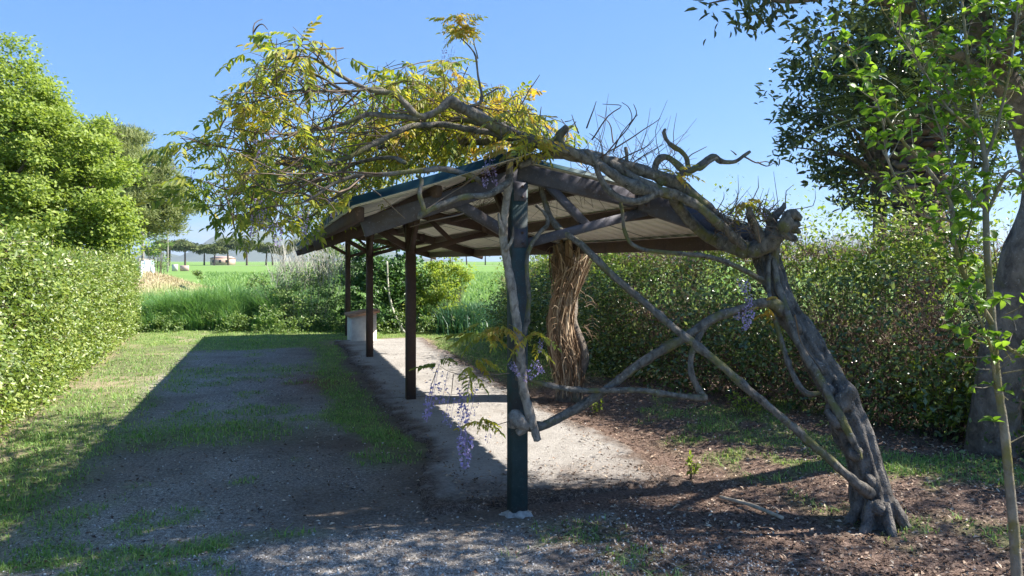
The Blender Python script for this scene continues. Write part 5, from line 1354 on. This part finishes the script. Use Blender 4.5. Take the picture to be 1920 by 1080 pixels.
# ------------------------------------------------------------------ trees on the right
bt = thing('leaning_tree', 'thick-trunked dark evergreen tree leaning at the right edge beside the hedge', 'tree', tuple(G(1862, 868)))
b = G(1862, 868)
tr = [b + [0, 0, -0.15], b + [0, 0, 0.05], P(1866, 780, 6.0), P(1882, 660, 5.95), P(1900, 560, 5.9), P(1925, 470, 5.85), P(1950, 380, 5.8), P(1940, 280, 5.7), P(1905, 190, 5.6), P(1870, 130, 5.55), P(1838, 60, 5.5), P(1822, -30, 5.45), P(1815, -140, 5.4)]
tb = MB(); tube(tb, tr, [0.26, 0.2, 0.175, 0.165, 0.16, 0.15, 0.13, 0.11, 0.10, 0.1, 0.09, 0.08, 0.05], 18, 0.05, 0.10, seed=2, ridges=7)
tb.build('trunk', M['bark_tree'], bt, True)
for q, (pp, rr) in enumerate(((V3((1905, 190, 5.6), (1850, 140, 5.5), (1770, 85, 5.4), (1715, 20, 5.3), (1690, -40, 5.2)), [0.06, 0.05, 0.045, 0.04, 0.02]), (V3((1870, 130, 5.55), (1900, 60, 5.2), (1930, -40, 5.0)), [0.06, 0.05, 0.03]), (V3((1715, 20, 5.3), (1600, -10, 5.0), (1480, 2, 4.75), (1400, -6, 4.6), (1330, 6, 4.5)), [0.035, 0.026, 0.018, 0.010, 0.004]), (V3((1940, 280, 5.7), (2030, 180, 5.5), (2100, 40, 5.2)), [0.07, 0.05, 0.03]), (V3((1822, -30, 5.45), (1700, -180, 5.0), (1560, -260, 4.6)), [0.06, 0.04, 0.015]))):
    tb = MB(); tube(tb, pp, rr, 10, 0.06, 0.08, seed=q + 4); tb.build('limb', M['bark_tree'], bt, True)
lob = pl([(1345, -4, 34, 4.5), (1385, 6, 30, 4.5), (1430, 16, 42, 4.7), (1480, 40, 46, 4.9), (1540, 40, 60, 5.0), (1600, 70, 60, 5.2), (1700, 60, 70, 5.3), (1790, 130, 55, 5.5), (1870, 210, 50, 5.7), (1420, -30, 70, 4.6), (1500, -55, 70, 4.8), (1590, -40, 80, 5.0), (1690, -30, 90, 5.2), (1790, -40, 100, 5.3), (1890, -20, 110, 5.3), (1980, 60, 110, 5.2), (1640, -160, 130, 4.9), (1800, -190, 150, 5.0), (1500, -180, 110, 4.6), (1960, -140, 160, 5.0), (2080, 60, 130, 5.0), (2100, -120, 180, 4.6), (1750, -280, 150, 4.6), (1780, 70, 60, 5.4), (1900, 110, 60, 5.6), (1640, 40, 50, 5.3), (2150, 180, 120, 5.2), (1700, -100, 120, 4.0), (1880, -150, 160, 4.0), (1500, -120, 90, 4.0)]) + [((x, y, z), r_) for x, y, z, r_ in ((5.2, 4.4, 4.0, 0.6), (5.0, 5.4, 4.6, 0.6), (6.0, 4.9, 4.9, 0.8), (7.4, 5.0, 4.6, 0.7), (4.6, 4.0, 5.0, 0.6), (5.6, 5.7, 3.9, 0.5), (6.6, 4.2, 4.4, 0.75), (4.9, 5.8, 5.3, 0.6), (5.6, 3.6, 5.6, 0.6), (2.3, 4.4, 4.95, 0.5), (3.1, 4.2, 5.3, 0.6), (3.7, 4.7, 5.4, 0.6), (4.3, 4.3, 5.6, 0.6), (4.2, 5.3, 3.9, 0.5), (4.6, 5.7, 4.3, 0.5), (4.7, 4.9, 3.6, 0.45), (3.5, 4.4, 4.5, 0.65), (4.4, 4.3, 4.4, 0.65), (2.5, 4.4, 4.6, 0.6), (2.0, 4.5, 5.0, 0.6), (3.0, 4.1, 4.4, 0.6), (3.9, 4.0, 4.6, 0.6), (5.2, 4.2, 4.5, 0.6), (2.9, 4.9, 5.2, 0.5), (2.2, 4.1, 4.3, 0.45))]  # last list: unseen crown lobes added to cast shade on the front ground
mb = MB(); leaf_cloud(mb, *lobes_leaves(lob, 125, 0.09, 14, 0.075, 0.36, 0.45, 0.25), rich=True); mb.build('crown', M['leaf_dark'], bt, False, 'stuff')

YS = 14.0
st_ = thing('laurel_tree', 'slim-trunked dark laurel tree standing behind the right hedge', 'tree', tuple(P(1648, HZ, YS)[:2]) + (0,))
b = P(1648, HZ, YS); b[2] = 0
tb = MB(); tube(tb, [b, P(1648, 500, YS), P(1650, 400, YS), P(1648, 310, YS), P(1640, 200, YS), P(1640, 80, YS)], [0.13, 0.125, 0.12, 0.11, 0.08, 0.04], 10, 0.15, 0.08); tb.build('trunk', M['bark_tree'], st_, True)
lob = pl([(1475, 190, 28, 13.6), (1500, 240, 40, 13.6), (1480, 275, 24, 13.5), (1540, 180, 55, 13.8), (1520, 120, 50, 14), (1560, 270, 60, 13.6), (1540, 330, 34, 13.6), (1600, 340, 44, 13.6), (1590, 385, 26, 13.6), (1575, 90, 70, 14), (1620, 200, 80, 14), (1650, 290, 60, 14.2), (1660, 110, 90, 14), (1720, 200, 90, 14), (1730, 290, 60, 14), (1640, 390, 24, 13.8), (1780, 120, 90, 14.4), (1800, 240, 80, 14.4), (1840, 320, 50, 14.4), (1700, 340, 50, 14.2), (1620, 20, 90, 14), (1740, 20, 100, 14.2), (1860, 200, 80, 14.4), (1880, 60, 90, 14.4), (1505, 300, 26, 13.4), (1790, 350, 40, 14.2), (1640, 355, 50, 14.4), (1600, 160, 90, 14.8), (1760, 180, 110, 15)])
tb = MB(); limbs(tb, P(1648, 330, YS), [l[0] for l in lob], 0.05, n=6); tb.build('limbs', M['bark_tree'], st_, True)
mb = MB(); leaf_cloud(mb, *lobes_leaves(lob, 46, 0.17, 28, 0.145, 0.36, 0.4, 0.25), rich=True); mb.build('crown', M['leaf_dark'], st_, False, 'stuff')

# palm trunk with stubs of old leaf bases
pb = P(1722, HZ, 12.5); pb[2] = 0
pt = thing('palm_tree', 'stout palm trunk rough with old leaf bases behind the right hedge', 'palm', tuple(pb))
tb = MB(); tube(tb, [pb, pb + [0, 0, 1.6], pb + [0, 0, 3.0], pb + [0, 0, 4.0]], [0.4, 0.36, 0.33, 0.3], 16, 0.2, 0.05); tb.build('trunk', M['bark_pine'], pt, True)
sm = MB()
sm.add([(-0.12, 0.02, 0), (0.12, 0.02, 0), (0.10, 0.13, 0.10), (-0.10, 0.13, 0.10), (-0.12, -0.06, 0.03), (0.12, -0.06, 0.03), (0.09, 0.10, 0.15), (-0.09, 0.10, 0.15)], None, [(0, 1, 2, 3), (4, 7, 6, 5), (0, 4, 5, 1), (1, 5, 6, 2), (2, 6, 7, 3), (3, 7, 4, 0)])
sme = sm.mesh('leaf_base', M['palm_scale'])
for q in range(190):
    z = 1.2 + q * 0.0145
    a = q * 2.39996
    rr = 0.37 - 0.02 * z
    o = link('leaf_base', sme, pt, (rr * math.cos(a), rr * math.sin(a), z)); o.rotation_euler = (0.0, 0.1 * math.sin(q * 3.1), a - math.pi / 2); o.scale = (0.9 + 0.3 * math.sin(q * 1.7), 1 + 0.35 * math.sin(q * 2.9), 0.8)
mb = MB()
for q in range(22):
    a = q * 2.4; e = rng.uniform(0.3, 1.2)
    st = pb + [0, 0, 3.9]
    pp = [st + np.array([math.cos(a) * r * math.cos(e * (1 - r * 0.3)), math.sin(a) * r * math.cos(e * (1 - r * 0.3)), r * math.sin(e) - 0.28 * r * r]) for r in np.linspace(0, 1.9, 14)]
    pp = np.array(pp)
    ribbons(mb, pp[:-1], pp[1:], 0.02)
    tgt = unit(np.gradient(pp, axis=0)); sd = unit(np.cross(tgt, [0, 0, 1]))
    for sgn in (-1, 1):
        for f in (0.0, 0.33, 0.66):
            ps = pp[2:-1] + (pp[3:] - pp[2:-1]) * f
            leaf_cloud(mb, ps, unit(sd[2:-1] * sgn + tgt[2:-1] * 0.6 + [0, 0, -0.15]), np.tile([0, 0, 1.0], (len(ps), 1)), 0.4, 0.035, 0.1)
mb.build('fronds', M['palm'], pt, False, 'stuff')

# lichen-covered sapling in the right foreground
YF = 3.2
sb = P(1912, HZ, YF); sb[2] = float(gz(sb[0], sb[1]))
sp_ = thing('lichen_sapling', 'slender sapling with lichen-yellow stems and fresh green leaves in the right foreground', 'sapling', tuple(sb))
so = world_origin(sp_)
STEMS = [
 ([sb + [0, 0, -0.05]] + V3((1908, 1080, 3.2), (1900, 960, 3.2), (1888, 850, 3.2), (1868, 720, 3.22), (1862, 620, 3.24), (1856, 520, 3.25), (1850, 400, 3.26), (1845, 300, 3.28), (1830, 220, 3.3), (1815, 120, 3.3), (1808, 20, 3.32), (1800, -60, 3.34)), [0.04, 0.033, 0.030, 0.028, 0.024, 0.024, 0.022, 0.02, 0.017, 0.014, 0.011, 0.008, 0.004]),
 (V3((1862, 610, 3.24), (1826, 545, 3.2), (1800, 490, 3.18), (1785, 420, 3.16), (1782, 380, 3.16), (1740, 320, 3.14), (1690, 265, 3.12), (1650, 200, 3.1), (1610, 130, 3.08), (1590, 80, 3.06)), [0.018, 0.016, 0.015, 0.014, 0.013, 0.011, 0.009, 0.007, 0.005, 0.003]),
 (V3((1782, 400, 3.16), (1790, 340, 3.2), (1775, 280, 3.22), (1750, 215, 3.24), (1735, 150, 3.26), (1700, 90, 3.28)), [0.012, 0.010, 0.008, 0.006, 0.005, 0.003]),
 (V3((1845, 390, 3.26), (1810, 350, 3.3), (1822, 290, 3.32), (1800, 220, 3.36), (1770, 150, 3.4), (1745, 60, 3.42)), [0.011, 0.010, 0.008, 0.006, 0.005, 0.003]),
 (V3((1785, 415, 3.16), (1730, 405, 3.1), (1700, 370, 3.06), (1668, 300, 3.02), (1656, 230, 3.0), (1640, 180, 3.0)), [0.010, 0.009, 0.008, 0.007, 0.005, 0.003]),
 (V3((1866, 640, 3.24), (1905, 660, 3.15), (1940, 670, 3.1), (2000, 640, 3.0)), [0.014, 0.012, 0.010, 0.006]),
 (V3((1850, 400, 3.26), (1890, 320, 3.2), (1930, 345, 3.15), (1980, 400, 3.1)), [0.012, 0.011, 0.012, 0.008]),
 (V3((1845, 300, 3.28), (1870, 230, 3.25), (1890, 150, 3.2), (1905, 60, 3.2), (1915, -20, 3.2)), [0.012, 0.010, 0.008, 0.006, 0.004]),
 (V3((1840, 260, 3.3), (1790, 215, 3.2), (1770, 190, 3.2), (1720, 110, 3.15), (1655, 20, 3.1)), [0.009, 0.008, 0.006, 0.004, 0.002]),
 (V3((1868, 720, 3.22), (1862, 660, 3.16), (1838, 600, 3.1), (1815, 540, 3.08)), [0.010, 0.009, 0.006, 0.003]),
 (V3((1800, 490, 3.18), (1815, 430, 3.2), (1822, 380, 3.22)), [0.008, 0.007, 0.004]),
 (V3((1830, 220, 3.3), (1850, 130, 3.36), (1868, 50, 3.4), (1880, -30, 3.4)), [0.010, 0.008, 0.006, 0.003]),
]
tips = []
for q, (p, r) in enumerate(STEMS):
    tb = MB(); c, rr = tube(tb, p, np.array(r) * 0.68, 10 if q < 2 else 7, 0.025, 0.08, 0.004, seed=q + 90); tb.build('stem', M['bark_sap'], sp_, True)
    for k_ in range(len(c)):
        if rr[k_] < 0.0115: tips.append((c[k_], unit(c[min(k_ + 1, len(c) - 1)] - c[k_ - 1]) if k_ else np.array([0, 0, 1.0])))
    tips.append((c[-1], unit(c[-1] - c[-3])))
for (px, py) in ((1895, 560), (1870, 500), (1880, 700), (1890, 750), (1865, 800), (1905, 620), (1885, 590), (1850, 560), (1840, 610), (1830, 520), (1900, 680), (1875, 640), (1868, 740), (1895, 830), (1820, 470), (1760, 450), (1730, 430), (1800, 560)):
    tips.append((P(px, py, 3.2), np.array([0.1, -0.3, 0.6])))
tb = MB(); lf = []
for (p, d) in tips:
    dd = unit(d * 0.4 + rdir(1)[0] * 0.9 + np.array([-0.1, 0, 0.45])); L = rng.uniform(0.02, 0.17)
    e = p + dd * L
    tube(tb, [p, (p + e) / 2 + rng.normal(size=3) * 0.006, e], [0.003, 0.0022, 0.0014], 4, 0.03, caps=False)
    for _ in range(rng.integers(3, 7)):
        lf.append((e - dd * L * rng.uniform(0, 0.25), unit(dd * 0.6 + rdir(1)[0] * np.array([1, 1, 0.6]))))
tb.build('twigs', M['bark_sap'], sp_, True, 'stuff')
def sap_leaf(v):
    mb = MB(); L, W = 0.05, 0.028
    xs_ = np.array([0, 0.18, 0.4, 0.62, 0.83, 1.0]) * L; ws_ = np.array([0.03, 0.55, 1.0, 0.92, 0.5, 0.0]) * W / 2
    zz = -np.array([0, 0.0, 0.02, 0.08, 0.18, 0.32]) * L * (0.6 + 0.3 * v)
    Vl = [(x, 0, z) for x, z in zip(xs_, zz)] + [(x, w, z + w * 0.4) for x, w, z in zip(xs_, ws_, zz)] + [(x, -w, z + w * 0.4) for x, w, z in zip(xs_, ws_, zz)]
    Ql = []
    for i in range(5): Ql += [(i, i + 1, 7 + i, 6 + i), (i, 12 + i, 13 + i, i + 1)]
    return mb.add(Vl, None, Ql)
SAP = [sap_leaf(v) for v in range(3)]
sap_me = [q.mesh('leaf', M['leaf_sap'], smooth=True) for q in SAP]
print('sapling leaves', len(lf))
ordr = rng.permutation(len(lf)); rest = MB(); nrest = 0
for c_, q in enumerate(ordr):
    p, d = lf[q]; Rm = frame_of(d, rng.normal() * 0.7); s_ = rng.uniform(0.5, 1.15)
    if c_ < 300:
        o = link('leaf', sap_me[q % 3], sp_)
        o.matrix_basis = Matrix([list(Rm[i] * s_) + [p[i] - so[i]] for i in range(3)] + [[0, 0, 0, 1]])
    else:
        rest.add(np.concatenate(SAP[q % 3].V) * s_ @ Rm.T + p, None, np.concatenate(SAP[q % 3].Q)); nrest += 1
if nrest: rest.build('foliage', M['leaf_sap'], sp_, True, 'stuff')

# fallen stick
a, b2 = G(1350, 940), G(1468, 986)
for p in (a, b2): p[2] = float(gz(p[0], p[1])) + 0.02
o = MB(); tube(o, [a, (a + b2) / 2 + [0.01, 0, 0.012], b2], [0.010, 0.013, 0.012], 8, 0.04, 0.1)
tag(o.build('fallen_stick', M['stick'], None, True), 'pale bare stick lying on the leaf litter left of the wisteria trunk', 'stick')

# thin air between here and the hills
hz = NT('haze'); hz.t.nodes.remove(hz.b)
vol = hz.n('ShaderNodeVolumePrincipled')
vol.inputs['Color'].default_value = (0.78, 0.88, 1.0, 1); vol.inputs['Density'].default_value = 1.0e-4; vol.inputs['Anisotropy'].default_value = 0.2
hz.l(vol.outputs[0], hz.out.inputs['Volume'])
USE_HAZE = True
if USE_HAZE:
    o = MB(); box(o, (0, 4500, 189.0), 21000, 10400, 382.0); o.build('haze', hz.m, None, False, 'stuff')
